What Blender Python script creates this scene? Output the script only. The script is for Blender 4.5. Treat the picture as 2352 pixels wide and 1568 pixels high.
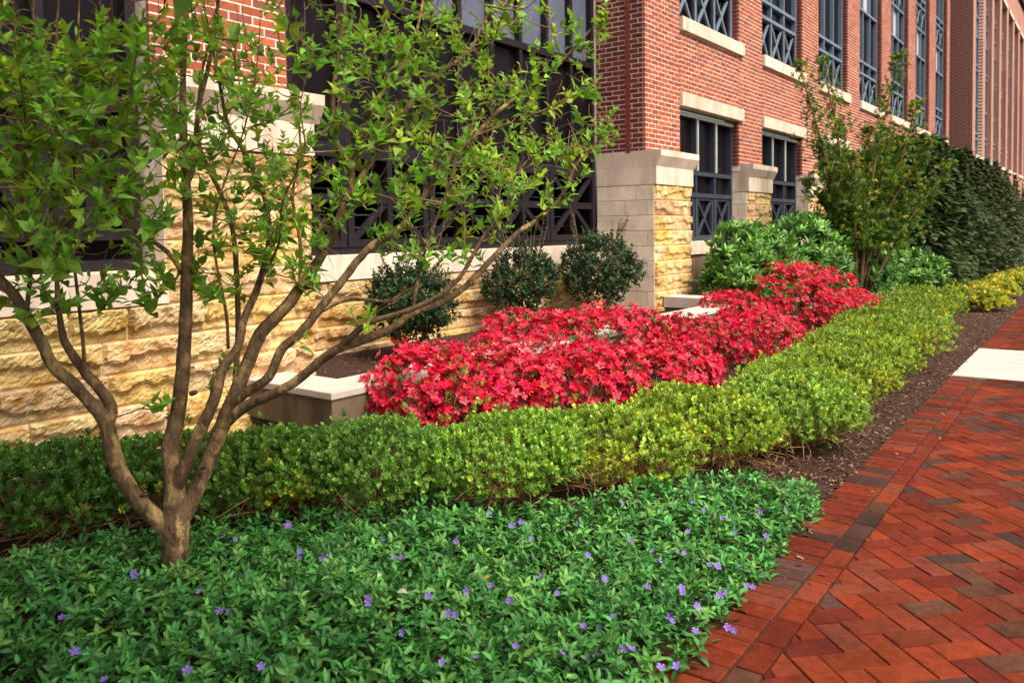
import bpy, math, random
import numpy as np
from math import radians, sin, cos, pi, atan2, sqrt
from mathutils import Matrix, Vector

random.seed(7)
RNG = np.random.default_rng(11)
for o in list(bpy.data.objects):
    bpy.data.objects.remove(o, do_unlink=True)
SC = bpy.context.scene
COL = SC.collection

# ------------------------------------------------------------------ camera
YAW, PITCH, ROLL = radians(36.94), radians(-2.26), radians(0.72)
CAM_POS = np.array([0.0, 0.0, 1.35])
SHIFT_Y = -0.0783
LENS = 28.365
_F = np.array([cos(YAW)*cos(PITCH), sin(YAW)*cos(PITCH), sin(PITCH)])
_R0 = np.array([sin(YAW), -cos(YAW), 0.0])
_U0 = np.cross(_R0, _F)
_R = _R0*cos(ROLL) - _U0*sin(ROLL)
_U = _U0*cos(ROLL) + _R0*sin(ROLL)
cam_data = bpy.data.cameras.new('camera')
cam_data.sensor_width = 36.0
cam_data.lens = LENS
cam_data.shift_y = SHIFT_Y
cam_data.clip_start = 0.05
cam_data.clip_end = 2000.0
cam_data.dof.use_dof = True
cam_data.dof.focus_distance = 4.2
cam_data.dof.aperture_fstop = 5.6
cam = bpy.data.objects.new('camera', cam_data)
COL.objects.link(cam)
M = Matrix.Identity(4)
for i in range(3):
    M[i][0], M[i][1], M[i][2], M[i][3] = _R[i], _U[i], -_F[i], CAM_POS[i]
cam.matrix_world = M
SC.camera = cam

# ------------------------------------------------------------------ sky and sun
SUN_DIR = np.array([-0.10, -0.68, 1.00]); SUN_DIR /= np.linalg.norm(SUN_DIR)
SUN_EL = math.asin(SUN_DIR[2])
world = bpy.data.worlds.new('World')
SC.world = world
world.use_nodes = True
wn = world.node_tree
bg = wn.nodes.get('Background') or wn.nodes.new('ShaderNodeBackground')
out = wn.nodes.get('World Output') or wn.nodes.new('ShaderNodeOutputWorld')
sky = wn.nodes.new('ShaderNodeTexSky')
sky.sky_type = 'NISHITA'
sky.sun_disc = False
sky.sun_elevation = SUN_EL
sky.sun_rotation = atan2(SUN_DIR[0], SUN_DIR[1])
sky.air_density = 1.0
sky.dust_density = 9.0
sky.ozone_density = 0.6
wn.links.new(sky.outputs['Color'], bg.inputs['Color'])
wn.links.new(bg.outputs['Background'], out.inputs['Surface'])
bg.inputs['Strength'].default_value = 0.125
sun_data = bpy.data.lights.new('sun', 'SUN')
sun_data.energy = 2.5
sun_data.angle = radians(28.0)
sun_data.color = (1.0, 0.91, 0.77)
sun = bpy.data.objects.new('sun', sun_data)
COL.objects.link(sun)
sun.location = (4, -8, 14)
sun.rotation_euler = Vector(SUN_DIR).to_track_quat('Z', 'Y').to_euler()
SC.view_settings.view_transform = 'Standard'
SC.view_settings.look = 'None'
SC.view_settings.gamma = 1.0
SC.view_settings.exposure = 0.70
SC.view_settings.use_curve_mapping = False
SC.render.engine = 'CYCLES'
SC.cycles.max_bounces = 6
SC.cycles.diffuse_bounces = 3
SC.cycles.transmission_bounces = 3
SC.cycles.transparent_max_bounces = 4

# ------------------------------------------------------------------ photo pixel helpers (2352 x 1568 reading of the photo)
PW, PH = 2352.0, 1568.0
PF = LENS/36.0*PW
PCX, PCY = PW/2, PH/2 + SHIFT_Y*PW
def ray(u, v):
    return _F + _R*(u-PCX)/PF - _U*(v-PCY)/PF
def at_depth(u, v, d):
    return CAM_POS + ray(u, v)*d
TH = radians(1.44)            # the pavement runs 1.44 degrees off the building line
SLOPE = 0.021                 # and falls gently away from the camera
CT, ST = cos(TH), sin(TH)
def gz(x, y):                 # ground level
    return -SLOPE*(x*CT + y*ST)
def W(s, t, z=0.0):           # pavement frame -> world
    x, y = s*CT - t*ST, s*ST + t*CT
    return np.array([x, y, z + gz(x, y)])
def on_ground(u, v, h=0.0):   # pixel -> point h above the sloping ground
    r = ray(u, v)
    k = (h - CAM_POS[2])/(r[2] + SLOPE*(CT*r[0] + ST*r[1]))
    return CAM_POS + r*k
def on_y(u, v, y):
    r = ray(u, v); return CAM_POS + r*(y-CAM_POS[1])/r[1]

# ------------------------------------------------------------------ mesh helpers
SMOOTH_MATS = {'tree_leaf', 'hedge_leaf', 'periwinkle_leaf', 'glossy_leaf', 'petal', 'twig_bark', 'dry_stem', 'smooth_bark', 'bark'}
def tag(o, label=None, cat=None, group=None, kind=None):
    if label: o['label'] = label
    if cat: o['category'] = cat
    if group: o['group'] = group
    if kind: o['kind'] = kind
    return o
def make_mesh(name, V, quads=None, tris=None, mat=None, col=None, smooth=False):
    V = np.asarray(V, np.float32)
    me = bpy.data.meshes.new(name)
    me.vertices.add(len(V)); me.vertices.foreach_set('co', V.ravel())
    parts, tot = [], []
    if quads is not None and len(quads):
        q = np.asarray(quads, np.int32); parts.append(q.ravel()); tot.append(np.full(len(q), 4, np.int32))
    if tris is not None and len(tris):
        t = np.asarray(tris, np.int32); parts.append(t.ravel()); tot.append(np.full(len(t), 3, np.int32))
    li = np.concatenate(parts); lt = np.concatenate(tot)
    ls = np.concatenate([[0], np.cumsum(lt)[:-1]]).astype(np.int32)
    me.loops.add(len(li)); me.loops.foreach_set('vertex_index', li)
    me.polygons.add(len(lt)); me.polygons.foreach_set('loop_start', ls); me.polygons.foreach_set('loop_total', lt)
    if mat is not None and mat.name in SMOOTH_MATS: smooth = True
    me.polygons.foreach_set('use_smooth', np.full(len(lt), bool(smooth)))
    me.update(calc_edges=True)
    if col is not None:
        c = np.ones((len(V), 4), np.float32); c[:, :3] = col
        a = me.color_attributes.new('col', 'FLOAT_COLOR', 'POINT'); a.data.foreach_set('color', c.ravel())
    if mat: me.materials.append(mat)
    return me
def empty(name, loc):
    o = bpy.data.objects.new(name, None); COL.objects.link(o)
    o.location = [float(v) for v in loc]; o.empty_display_size = 0.1
    return o
def obj(name, me, parent=None, loc=None):
    o = bpy.data.objects.new(name, me); COL.objects.link(o)
    if parent is not None: o.parent = parent
    if loc is not None: o.location = [float(v) for v in loc]
    return o
class MB:
    def __init__(s): s.V, s.Q, s.T, s.n, s.C = [], [], [], 0, []
    def add(s, V, Q=None, T=None, c=None):
        V = np.asarray(V, float).reshape(-1, 3)
        if Q is not None and len(Q): s.Q.append(np.asarray(Q, int) + s.n)
        if T is not None and len(T): s.T.append(np.asarray(T, int) + s.n)
        s.V.append(V); s.n += len(V)
        if c is not None: s.C.append(np.broadcast_to(np.asarray(c, float), (len(V), 3)))
    def box(s, x0, x1, y0, y1, z0, z1, c=None):
        V = [(x, y, z) for z in (z0, z1) for y in (y0, y1) for x in (x0, x1)]
        s.add(V, [(0, 2, 3, 1), (4, 5, 7, 6), (0, 1, 5, 4), (2, 6, 7, 3), (0, 4, 6, 2), (1, 3, 7, 5)], None, c)
    def bar(s, p, q, w, d, n=(0, -1, 0), c=None):     # rectangular bar from p to q, w across, d along n
        p, q, n = (np.asarray(a, float) for a in (p, q, n))
        t = (q-p)/np.linalg.norm(q-p); a = np.cross(t, n); a /= np.linalg.norm(a); b = np.cross(a, t)
        V = [e + a*i*w/2 + b*j*d/2 for e in (p, q) for i, j in ((-1, -1), (1, -1), (1, 1), (-1, 1))]
        s.add(V, [(0, 1, 2, 3), (7, 6, 5, 4), (0, 4, 5, 1), (1, 5, 6, 2), (2, 6, 7, 3), (3, 7, 4, 0)], None, c)
    def prism(s, prof, x0, x1, c=None):               # profile in (y,z) swept along x
        n = len(prof)
        V = [(x, y, z) for x in (x0, x1) for y, z in prof]
        s.add(V, [(i, (i+1) % n, n+(i+1) % n, n+i) for i in range(n)], None, c)
        if n == 4: s.add(V, [(3, 2, 1, 0), (4, 5, 6, 7)], None, c)
        else:
            s.add(V, None, [(0, i+1, i) for i in range(1, n-1)] + [(n, n+i, n+i+1) for i in range(1, n-1)], c)
    def mesh(s, name, mat, origin=(0, 0, 0), smooth=False, bevel=0.0):
        V = np.concatenate(s.V) - np.asarray(origin, float)
        Q = np.concatenate(s.Q) if s.Q else None; T = np.concatenate(s.T) if s.T else None
        C = np.concatenate(s.C) if s.C else None
        return make_mesh(name, V, Q, T, mat, C, smooth)
    def build(s, name, mat, parent=None, smooth=False, bevel=0.0):
        org = root_loc(parent)
        o = obj(name, s.mesh(name, mat, org, smooth), parent)
        if bevel:
            m = o.modifiers.new('bevel', 'BEVEL'); m.width = bevel; m.segments = 2; m.limit_method = 'ANGLE'
        return o
def root_loc(p):
    l = np.zeros(3)
    while p is not None:
        l += np.array(p.location); p = p.parent
    return l
def unit(a):
    a = np.asarray(a, float); return a/np.maximum(np.linalg.norm(a, axis=-1, keepdims=True), 1e-9)
def frames(d, up):
    y = unit(d); x = np.cross(y, up); bad = np.linalg.norm(x, axis=-1) < 1e-4
    x[bad] = np.cross(y[bad], np.array([1.0, .3, .1])); x = unit(x); z = np.cross(x, y)
    return np.stack([x, y, z], -1)
def instance(tpl, Rm, T, scale, col):
    V, Q, Tr, sh = tpl
    N, n = len(T), len(V)
    P = np.einsum('nij,vj->nvi', Rm*np.asarray(scale).reshape(-1, 1, 1), V) + T[:, None, :]
    off = (np.arange(N)*n)[:, None, None]
    Qn = (Q[None]+off).reshape(-1, 4) if len(Q) else None
    Tn = (Tr[None]+off).reshape(-1, 3) if len(Tr) else None
    Cn = (col[:, None, :]*sh[None, :, None]).reshape(-1, 3)
    return P.reshape(-1, 3), Qn, Tn, Cn
def leaf_tpl(ts, ws, fold=0.25, droop=0.25, ribshade=1.12):
    V, sh = [], []
    for t, w in zip(ts, ws):
        zc = -droop*t*t
        V += [(-w, t, zc+fold*w), (0, t, zc), (w, t, zc+fold*w)]; sh += [.95, ribshade, .95]
    Q = []
    for i in range(len(ts)-1):
        a = 3*i; Q += [(a, a+1, a+4, a+3), (a+1, a+2, a+5, a+4)]
    return np.array(V), np.array(Q), np.zeros((0, 3), int), np.array(sh)
def tube(mb, pts, rad, sides=8, c=None, noise=0.0, sub=3):
    pts = np.asarray(pts, float); rad = np.asarray(rad, float)
    if len(pts) > 2 and sub > 1:
        P, Rr = [], []
        n = len(pts)
        for i in range(n-1):
            p0, p1, p2, p3 = pts[max(i-1, 0)], pts[i], pts[i+1], pts[min(i+2, n-1)]
            for k in range(sub):
                t = k/sub
                P.append(.5*((2*p1)+(-p0+p2)*t+(2*p0-5*p1+4*p2-p3)*t*t+(-p0+3*p1-3*p2+p3)*t**3))
                Rr.append(rad[i]*(1-t)+rad[i+1]*t)
        P.append(pts[-1]); Rr.append(rad[-1]); pts, rad = np.array(P), np.array(Rr)
    n = len(pts)
    tg = unit(np.gradient(pts, axis=0)); ref = np.array([.3, .9, .1])
    V = []
    for i in range(n):
        a = unit(np.cross(tg[i], ref)); b = np.cross(tg[i], a)
        for k in range(sides):
            th = 2*pi*k/sides
            r = rad[i]*(1 + (noise*math.sin(3*th+i*1.7)*.6+noise*random.uniform(-1, 1) if noise else 0))
            V.append(pts[i]+(a*cos(th)+b*sin(th))*r)
    Q = [(i*sides+k, i*sides+(k+1) % sides, (i+1)*sides+(k+1) % sides, (i+1)*sides+k) for i in range(n-1) for k in range(sides)]
    T = [(n*sides-sides, n*sides-sides+k, n*sides-sides+k+1) for k in range(1, sides-1)]
    mb.add(V, Q, T, c)
    return pts

# ------------------------------------------------------------------ materials
def nodes_mat(name):
    m = bpy.data.materials.new(name); m.use_nodes = True
    nt = m.node_tree
    return m, nt, nt.nodes.get('Principled BSDF'), nt.nodes.get('Material Output')
def nd(nt, kind, **kw):
    n = nt.nodes.new(kind)
    for k, v in kw.items():
        if k in n.inputs: n.inputs[k].default_value = v
        else: setattr(n, k, v)
    return n
def surf(name, c1, c2, scale=8.0, rough=0.85, bump=0.15, bscale=60.0, detail=6.0, c3=None, s3=2.0, attr=False, spec=0.3, stretch=(1, 1, 1), t3=(.5, .68), bdist=0.004, dirt=None):
    """two-tone noise with fine relief, optional stains (c3) and per-piece tint (attr)"""
    m, nt, b, o = nodes_mat(name); L = nt.links.new
    tc = nd(nt, 'ShaderNodeTexCoord'); mp = nd(nt, 'ShaderNodeMapping'); mp.inputs['Scale'].default_value = stretch
    geo = nd(nt, 'ShaderNodeNewGeometry'); L(geo.outputs['Position'], mp.inputs['Vector'])
    n1 = nd(nt, 'ShaderNodeTexNoise', Scale=scale, Detail=detail, Roughness=.62); L(mp.outputs['Vector'], n1.inputs['Vector'])
    rp = nd(nt, 'ShaderNodeValToRGB'); rp.color_ramp.elements[0].position = .32; rp.color_ramp.elements[1].position = .68
    rp.color_ramp.elements[0].color = (*c1, 1); rp.color_ramp.elements[1].color = (*c2, 1)
    L(n1.outputs['Fac'], rp.inputs['Fac']); cur = rp.outputs['Color']
    if c3:
        n3 = nd(nt, 'ShaderNodeTexNoise', Scale=s3, Detail=7.0, Roughness=.6); L(mp.outputs['Vector'], n3.inputs['Vector'])
        r3 = nd(nt, 'ShaderNodeValToRGB'); r3.color_ramp.elements[0].position = t3[0]; r3.color_ramp.elements[1].position = t3[1]
        L(n3.outputs['Fac'], r3.inputs['Fac'])
        mx = nd(nt, 'ShaderNodeMix', data_type='RGBA'); L(r3.outputs['Color'], mx.inputs[0]); L(cur, mx.inputs[6]); mx.inputs[7].default_value = (*c3, 1)
        cur = mx.outputs[2]
    if attr:
        at = nd(nt, 'ShaderNodeAttribute', attribute_name='col')
        mu = nd(nt, 'ShaderNodeMix', data_type='RGBA', blend_type='MULTIPLY'); mu.inputs[0].default_value = 1.0
        L(cur, mu.inputs[6]); L(at.outputs['Color'], mu.inputs[7]); cur = mu.outputs[2]
    if dirt:
        n4 = nd(nt, 'ShaderNodeTexNoise', Scale=dirt[0], Detail=8.0, Roughness=.68); L(mp.outputs['Vector'], n4.inputs['Vector'])
        m4 = nd(nt, 'ShaderNodeMapRange'); m4.inputs['From Min'].default_value = .35; m4.inputs['From Max'].default_value = .62
        m4.inputs['To Min'].default_value = dirt[1]; m4.inputs['To Max'].default_value = dirt[2]; L(n4.outputs['Fac'], m4.inputs['Value'])
        x4 = nd(nt, 'ShaderNodeMix', data_type='RGBA', blend_type='MULTIPLY'); x4.inputs[0].default_value = 1.0
        L(cur, x4.inputs[6]); L(m4.outputs['Result'], x4.inputs[7]); cur = x4.outputs[2]
    L(cur, b.inputs['Base Color'])
    b.inputs['Roughness'].default_value = rough; b.inputs['Specular IOR Level'].default_value = spec
    nb = nd(nt, 'ShaderNodeTexNoise', Scale=bscale, Detail=8.0, Roughness=.65); L(mp.outputs['Vector'], nb.inputs['Vector'])
    bp = nd(nt, 'ShaderNodeBump', Strength=bump, Distance=bdist); L(nb.outputs['Fac'], bp.inputs['Height']); L(bp.outputs['Normal'], b.inputs['Normal'])
    return m
def leafmat(name, rough=0.5, spec=0.35, trans=0.35, tint=(1.15, 1.25, .6), vary=.35, vscale=20.):
    m, nt, b, o = nodes_mat(name); L = nt.links.new
    at = nd(nt, 'ShaderNodeAttribute', attribute_name='col')
    geo = nd(nt, 'ShaderNodeNewGeometry')
    n1 = nd(nt, 'ShaderNodeTexNoise', Scale=vscale, Detail=4.0); L(geo.outputs['Position'], n1.inputs['Vector'])
    mr = nd(nt, 'ShaderNodeMapRange'); mr.inputs['From Min'].default_value = .3; mr.inputs['From Max'].default_value = .7
    mr.inputs['To Min'].default_value = 1-vary; mr.inputs['To Max'].default_value = 1+vary; L(n1.outputs['Fac'], mr.inputs['Value'])
    mu = nd(nt, 'ShaderNodeMix', data_type='RGBA', blend_type='MULTIPLY'); mu.inputs[0].default_value = 1.0
    L(at.outputs['Color'], mu.inputs[6]); L(mr.outputs['Result'], mu.inputs[7])
    L(mu.outputs[2], b.inputs['Base Color']); b.inputs['Roughness'].default_value = rough; b.inputs['Specular IOR Level'].default_value = spec
    m2 = nd(nt, 'ShaderNodeMix', data_type='RGBA', blend_type='MULTIPLY'); m2.inputs[0].default_value = 1.0
    L(mu.outputs[2], m2.inputs[6]); m2.inputs[7].default_value = (*tint, 1)
    tr = nd(nt, 'ShaderNodeBsdfTranslucent'); L(m2.outputs[2], tr.inputs['Color'])
    ms = nd(nt, 'ShaderNodeMixShader'); ms.inputs[0].default_value = trans
    L(b.outputs['BSDF'], ms.inputs[1]); L(tr.outputs['BSDF'], ms.inputs[2]); L(ms.outputs['Shader'], o.inputs['Surface'])
    return m

MT = {}
MT['mortar'] = surf('mortar', (.74, .60, .51), (.84, .70, .60), 30, .95, .3, 160)
MT['brick'] = surf('wall_brick', (.85, .80, .80), (1.12, 1.12, 1.12), 26, .88, .35, 140, attr=True)
MT['paver'] = surf('paver', (.72, .72, .74), (1.18, 1.14, 1.10), 30, .93, .5, 220, attr=True, c3=(.42, .36, .34), s3=9.0, t3=(.58, .80), bdist=.003, spec=.1, dirt=(1.7, .62, 1.08))
MT['rock'] = surf('rockface', (.58, .38, .14), (.80, .62, .34), 13, .95, .9, 55, attr=True, c3=(.44, .23, .05), s3=6.0, t3=(.48, .66), bdist=.012)
MT['lime'] = surf('limestone', (.74, .62, .49), (.86, .74, .60), 7, .9, .35, 90, attr=True, dirt=(2.5, .8, 1.06), c3=(.58, .47, .35), s3=3.0, t3=(.55, .78))
MT['cap'] = surf('dressed_limestone', (.66, .54, .44), (.76, .64, .53), 6, .88, .3, 110, attr=True, c3=(.50, .37, .25), s3=4.5, t3=(.50, .75), stretch=(1, 1, .25), dirt=(3.0, .82, 1.05))
MT['concrete'] = surf('concrete', (.50, .44, .40), (.66, .59, .54), 5, .9, .25, 140, c3=(.34, .28, .22), s3=3.5, t3=(.55, .8))
MT['stained'] = surf('stained_concrete', (.13, .095, .06), (.21, .16, .105), 6, .92, .35, 90, c3=(.085, .062, .036), s3=5.0, t3=(.45, .7), stretch=(1, 1, .2), spec=.1)
MT['coping'] = surf('coping_concrete', (.48, .41, .365), (.58, .51, .46), 6, .9, .2, 120, c3=(.46, .38, .32), s3=4.0, t3=(.55, .8))
MT['slab'] = surf('paving_slab', (.42, .375, .345), (.50, .455, .42), 4, .9, .2, 150, c3=(.40, .34, .31), s3=5.0, t3=(.62, .85))
MT['soil'] = surf('soil', (.022, .010, .006), (.06, .028, .017), 25, .98, .8, 70, c3=(.075, .045, .03), s3=40., t3=(.55, .7), bdist=.02)
MT['chip'] = surf('bark_chip', (.75, .75, .75), (1.2, 1.2, 1.2), 60, .9, .3, 200, attr=True)
MT['frame_blue'] = surf('blue_grey_metal', (.13, .185, .25), (.17, .235, .31), 12, .45, .05, 80, spec=.5)
MT['frame_dark'] = surf('dark_metal', (.011, .009, .012), (.018, .014, .018), 12, .55, .05, 80, spec=.2)
MT['frame_slate'] = surf('slate_metal', (.030, .040, .060), (.042, .054, .078), 12, .5, .05, 80, spec=.3)
MT['frame_pale'] = surf('pale_metal', (.42, .47, .44), (.50, .55, .52), 12, .5, .05, 80, spec=.4)
MT['strip'] = surf('red_sealant', (.17, .035, .022), (.23, .05, .03), 14, .75, .2, 60)
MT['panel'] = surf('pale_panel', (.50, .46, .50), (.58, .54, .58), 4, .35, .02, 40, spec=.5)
MT['bluepanel'] = surf('blue_grey_panel', (.085, .10, .155), (.11, .13, .19), 3, .4, .02, 40, spec=.5)
MT['inside'] = surf('dark_interior_recess_shade', (.010, .007, .008), (.018, .012, .012), 3, .9, .1, 20)
MT['cable'] = surf('steel_rail', (.30, .30, .33), (.4, .4, .43), 10, .4, .02, 50, spec=.5)
MT['roof'] = surf('roof_sheet', (.12, .11, .11), (.17, .16, .15), 4, .9, .2, 50)
MT['bark'] = surf('bark', (.085, .050, .028), (.32, .205, .11), 24, .92, 1.0, 70, c3=(.58, .40, .16), s3=17., t3=(.54, .66), stretch=(1, 1, .6), bdist=.02, dirt=(9., .7, 1.15))
MT['bark2'] = surf('smooth_bark', (.12, .07, .04), (.24, .15, .085), 20, .85, .5, 60, stretch=(1, 1, .4))
MT['twig'] = surf('twig_bark', (.17, .10, .05), (.34, .22, .12), 18, .8, .3, 80)
MT['dry'] = surf('dry_stem', (.20, .11, .04), (.40, .24, .095), 18, .85, .2, 80)
MT['leaf'] = leafmat('tree_leaf', .45, .3, .45, (1.15, 1.2, .45))
MT['hedge'] = leafmat('hedge_leaf', .55, .3, .3, (1.15, 1.2, .5))
MT['vinca'] = leafmat('periwinkle_leaf', .45, .3, .2, (1.0, 1.2, .6))
MT['glossy'] = leafmat('glossy_leaf', .42, .3, .15, (1.0, 1.2, .5))
MT['petal'] = leafmat('petal', .6, .2, .3, (1.1, .8, .9), .18, 30.)
MT['needle'] = leafmat('evergreen_spray', .6, .25, .2, (1.1, 1.2, .6))
def pane_mat():
    m, nt, b, o = nodes_mat('dark_glass')
    n = nd(nt, 'ShaderNodeTexNoise', Scale=.7, Detail=2.0); r = nd(nt, 'ShaderNodeValToRGB')
    r.color_ramp.elements[0].color = (.006, .004, .005, 1); r.color_ramp.elements[1].color = (.016, .013, .018, 1)
    nt.links.new(n.outputs['Fac'], r.inputs['Fac']); nt.links.new(r.outputs['Color'], b.inputs['Base Color'])
    b.inputs['Roughness'].default_value = .12; b.inputs['Specular IOR Level'].default_value = .06
    return m
MT['glass'] = pane_mat()

# ================================================================== ground
def sheet(name, pts, mat, z, kind='structure', n=None):
    V = [W(s, t, z) for s, t in pts]
    me = make_mesh(name, V, None, [(0, i, i+1) for i in range(1, len(V)-1)], mat)
    o = obj(name, me); o['kind'] = kind
    return o
sheet('ground', [(-250, -250), (450, -250), (450, 250), (-250, 250)], MT['soil'], -0.07)
sheet('planting_bed', [(-12, 1.112), (90, 1.112), (90, 7.2), (-12, 7.2)], MT['soil'], -0.012)

# ------------------------------------------------------------------ brick pavement
T0, T1, T2 = 1.11, 0.902, 0.806       # bed edge, first joint, second joint
TFAR = -1.55
S_SLAB0, S_SLAB1 = 9.25, 11.85
def clip_poly(poly, a, b, c):          # keep a*s+b*t<=c
    out = []
    for i in range(len(poly)):
        p, q = poly[i], poly[(i+1) % len(poly)]
        dp, dq = a*p[0]+b*p[1]-c, a*q[0]+b*q[1]-c
        if dp <= 0: out.append(p)
        if dp*dq < 0:
            k = dp/(dp-dq); out.append((p[0]+(q[0]-p[0])*k, p[1]+(q[1]-p[1])*k))
    return out
def area(poly):
    return abs(sum(poly[i][0]*poly[(i+1) % len(poly)][1]-poly[(i+1) % len(poly)][0]*poly[i][1] for i in range(len(poly))))/2
def paver_geo(poly, g=0.0022, bev=0.004, h=0.03):
    """brick slab from a plan polygon: sides, a small bevel and a slightly uneven top"""
    n = len(poly); cx = sum(p[0] for p in poly)/n; cy = sum(p[1] for p in poly)/n
    def inset(d):
        r = []
        for p in poly:
            dx, dy = cx-p[0], cy-p[1]; L = math.hypot(dx, dy); k = min(.4, d*1.4/max(L, 1e-6)); r.append((p[0]+dx*k, p[1]+dy*k))
        return r
    tilt = (random.uniform(-.007, .007), random.uniform(-.007, .007)); dz = random.uniform(-.0015, .0015)
    A, B = inset(g), inset(g+bev)
    f = lambda p, z: W(p[0], p[1], z+dz+tilt[0]*(p[0]-cx)+tilt[1]*(p[1]-cy))
    V = [f(p, -h) for p in A]+[f(p, -bev) for p in A]+[f(p, 0) for p in B]
    Q = [(k*n+i, k*n+(i+1) % n, (k+1)*n+(i+1) % n, (k+1)*n+i) for k in (0, 1) for i in range(n)]
    T = [(2*n, 2*n+i, 2*n+i+1) for i in range(1, n-1)]
    return np.array(V), Q, T
REDS = [(.25, .050, .021), (.22, .043, .020), (.195, .038, .021), (.27, .060, .024), (.175, .036, .022), (.22, .054, .028), (.20, .058, .034)]
GREYS = [(.090, .056, .047), (.11, .066, .052), (.078, .050, .046), (.14, .070, .047)]
def paver_col():
    c = np.array(random.choice(GREYS) if random.random() < .2 else random.choice(REDS))
    return c*random.uniform(.78, 1.16)*np.array([.70, .60, .56])
pieces = []
s = -2.0
while s < 75:                                             # soldier course along the bed
    w = .0985 + random.uniform(-.001, .001)
    if s+w < S_SLAB0-.0 or s > S_SLAB1:
        pieces.append([(s, T1+.004), (s+w, T1+.004), (s+w, T0), (s, T0)])
    s += w+.0025
s = -2.0
while s < 75:                                             # stretcher course
    w = .2 + random.uniform(-.002, .002)
    if s+w < S_SLAB0-.10 or s > S_SLAB1+.1:
        pieces.append([(s, T2+.003), (s+w, T2+.003), (s+w, T1-.004), (s, T1-.004)])
    s += w+.003
for k in range(32):                                       # header course against the slab
    t = T2-.205-k*.2
    for e in (S_SLAB0-.1, S_SLAB1+.002):
        if t+.2 > TFAR: pieces.append([(e, t), (e+.098, t), (e+.098, t+.2), (e, t+.2)])
# 45 degree herringbone field
bw, bl = .1, .2
r2 = sqrt(.5)
def rot45(p, q): return ((p-q)*r2, (p+q)*r2)
for i in range(-80, 400):
    for j in range(-200, 200):
        m4 = (i-j) % 4
        if m4 == 0: cell = (i, j, 2, 1)
        elif m4 == 3: cell = (i, j, 1, 2)
        else: continue
        a, b, wa, hb = cell
        poly = [rot45(p*bw, q*bw) for p, q in ((a, b), (a+wa, b), (a+wa, b+hb), (a, b+hb))]
        cs = sum(p[0] for p in poly)/4; ctt = sum(p[1] for p in poly)/4
        if not (-2.0 < cs < 20.5 and TFAR-.2 < ctt < T2+.15): continue
        poly = clip_poly(poly, 0, 1, T2-.001); poly = clip_poly(poly, 0, -1, -TFAR) if poly else poly
        for lo, hi in ((-9, S_SLAB0-.102), (S_SLAB1+.102, 99)):
            q = clip_poly(poly, 1, 0, hi) if poly else []
            q = clip_poly(q, -1, 0, -lo) if q else []
            if len(q) >= 3 and area(q) > .0007: pieces.append(q)
def pix_area(V):
    c = V.mean(0)-CAM_POS; z = c@_F
    if z < .3: return 0.0
    u = PCX+PF*(c@_R)/z; v = PCY-PF*(c@_U)/z
    if not (-40 < u < PW+40 and -40 < v < PH+40): return 0.0
    return 1.0/z**3
sidewalk = sheet('sidewalk', [(-2, T0-.004), (75, T0-.004), (75, TFAR), (-2, TFAR)], surf('joint_sand', (.03, .018, .013), (.06, .036, .026), 60, .98, .4, 200), -.012)
tag(sidewalk, 'red brick pavement with herringbone field and soldier-course border beside the planting bed')
geos = [paver_geo(p) for p in pieces]
order = sorted(range(len(pieces)), key=lambda i: -pix_area(geos[i][0]))
near = set(order[:300])
rest = MB()
for i, (V, Q, T) in enumerate(geos):
    c = paver_col()
    if i in near:
        obj('brick', make_mesh('brick', V, Q, T, MT['paver'], np.tile(c, (len(V), 1))), sidewalk)
    else:
        rest.add(V, Q, T, c)
o = rest.build('paving_bricks', MT['paver'], sidewalk); o['kind'] = 'stuff'
# concrete slab band across the pavement
mb = MB()
def slab_box(s0, s1, t0, t1, z0, z1):
    P = [W(s_, t_, z_) for z_ in (z0, z1) for s_, t_ in ((s0, t0), (s1, t0), (s1, t1), (s0, t1))]
    return P, [(3, 2, 1, 0), (4, 5, 6, 7), (0, 1, 5, 4), (1, 2, 6, 5), (2, 3, 7, 6), (3, 0, 4, 7)]
slab = None
for s0, s1 in ((S_SLAB0+.004, 10.55), (10.558, S_SLAB1)):
    for t0, t1 in ((-.2, T0), (TFAR, -.208)):
        P, Q = slab_box(s0, s1, t0, t1, -.05, .004)
        mb.add(P, Q)
slab = mb.build('concrete_slab', MT['slab']); slab['kind'] = 'structure'

# ================================================================== building
YB = 5.19                     # brick face
YR = 5.05                     # rock-faced stone
XC = 9.97                     # corner
WINX = [11.07 + 3.43*k for k in range(7)]
WW = 2.31
ZTOP = 13.2
YW = 5.31                     # window plane
BL, BH, JT = .2032, .0677, .0135
bld = empty('brick_building', (7.0, 6.0, 0.0))
tag(bld, 'long red brick building with limestone piers and tall gridded windows behind the beds', 'building')
wall = MB()
xs = [XC+.0025] + [v for x in WINX for v in (x, x+WW)] + [34.6]
for k in range(0, len(xs), 2):                                      # piers of wall between windows
    wall.box(xs[k]+(.008 if k else 0), xs[k+1]-.008, YB+.0025, YB+.26, 2.30, ZTOP)
for x in WINX:                                                      # spandrels
    wall.box(x-.012, x+WW+.012, YB+.0027, YB+.258, 3.30, 4.26)
    wall.box(x-.012, x+WW+.012, YB+.0027, YB+.258, 12.0, ZTOP-.002)
wall.box(XC+.0025, XC+.26, YB+.262, 6.02, 2.30, ZTOP)                # return at the corner
m = MB(); m.box(2.908, 4.012, YB+.0025, YB+.8, 2.30, ZTOP); m.build('pier_wall', MT['mortar'], bld)
wall_o = wall.build('wall', MT['mortar'], bld)
m = MB(); m.box(34.55, 35.98, 6.1, 6.3, -1.5, ZTOP); m.build('recessed_wall', MT['inside'], bld)  # shadow of the recess put into the wall as a near-black colour

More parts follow.
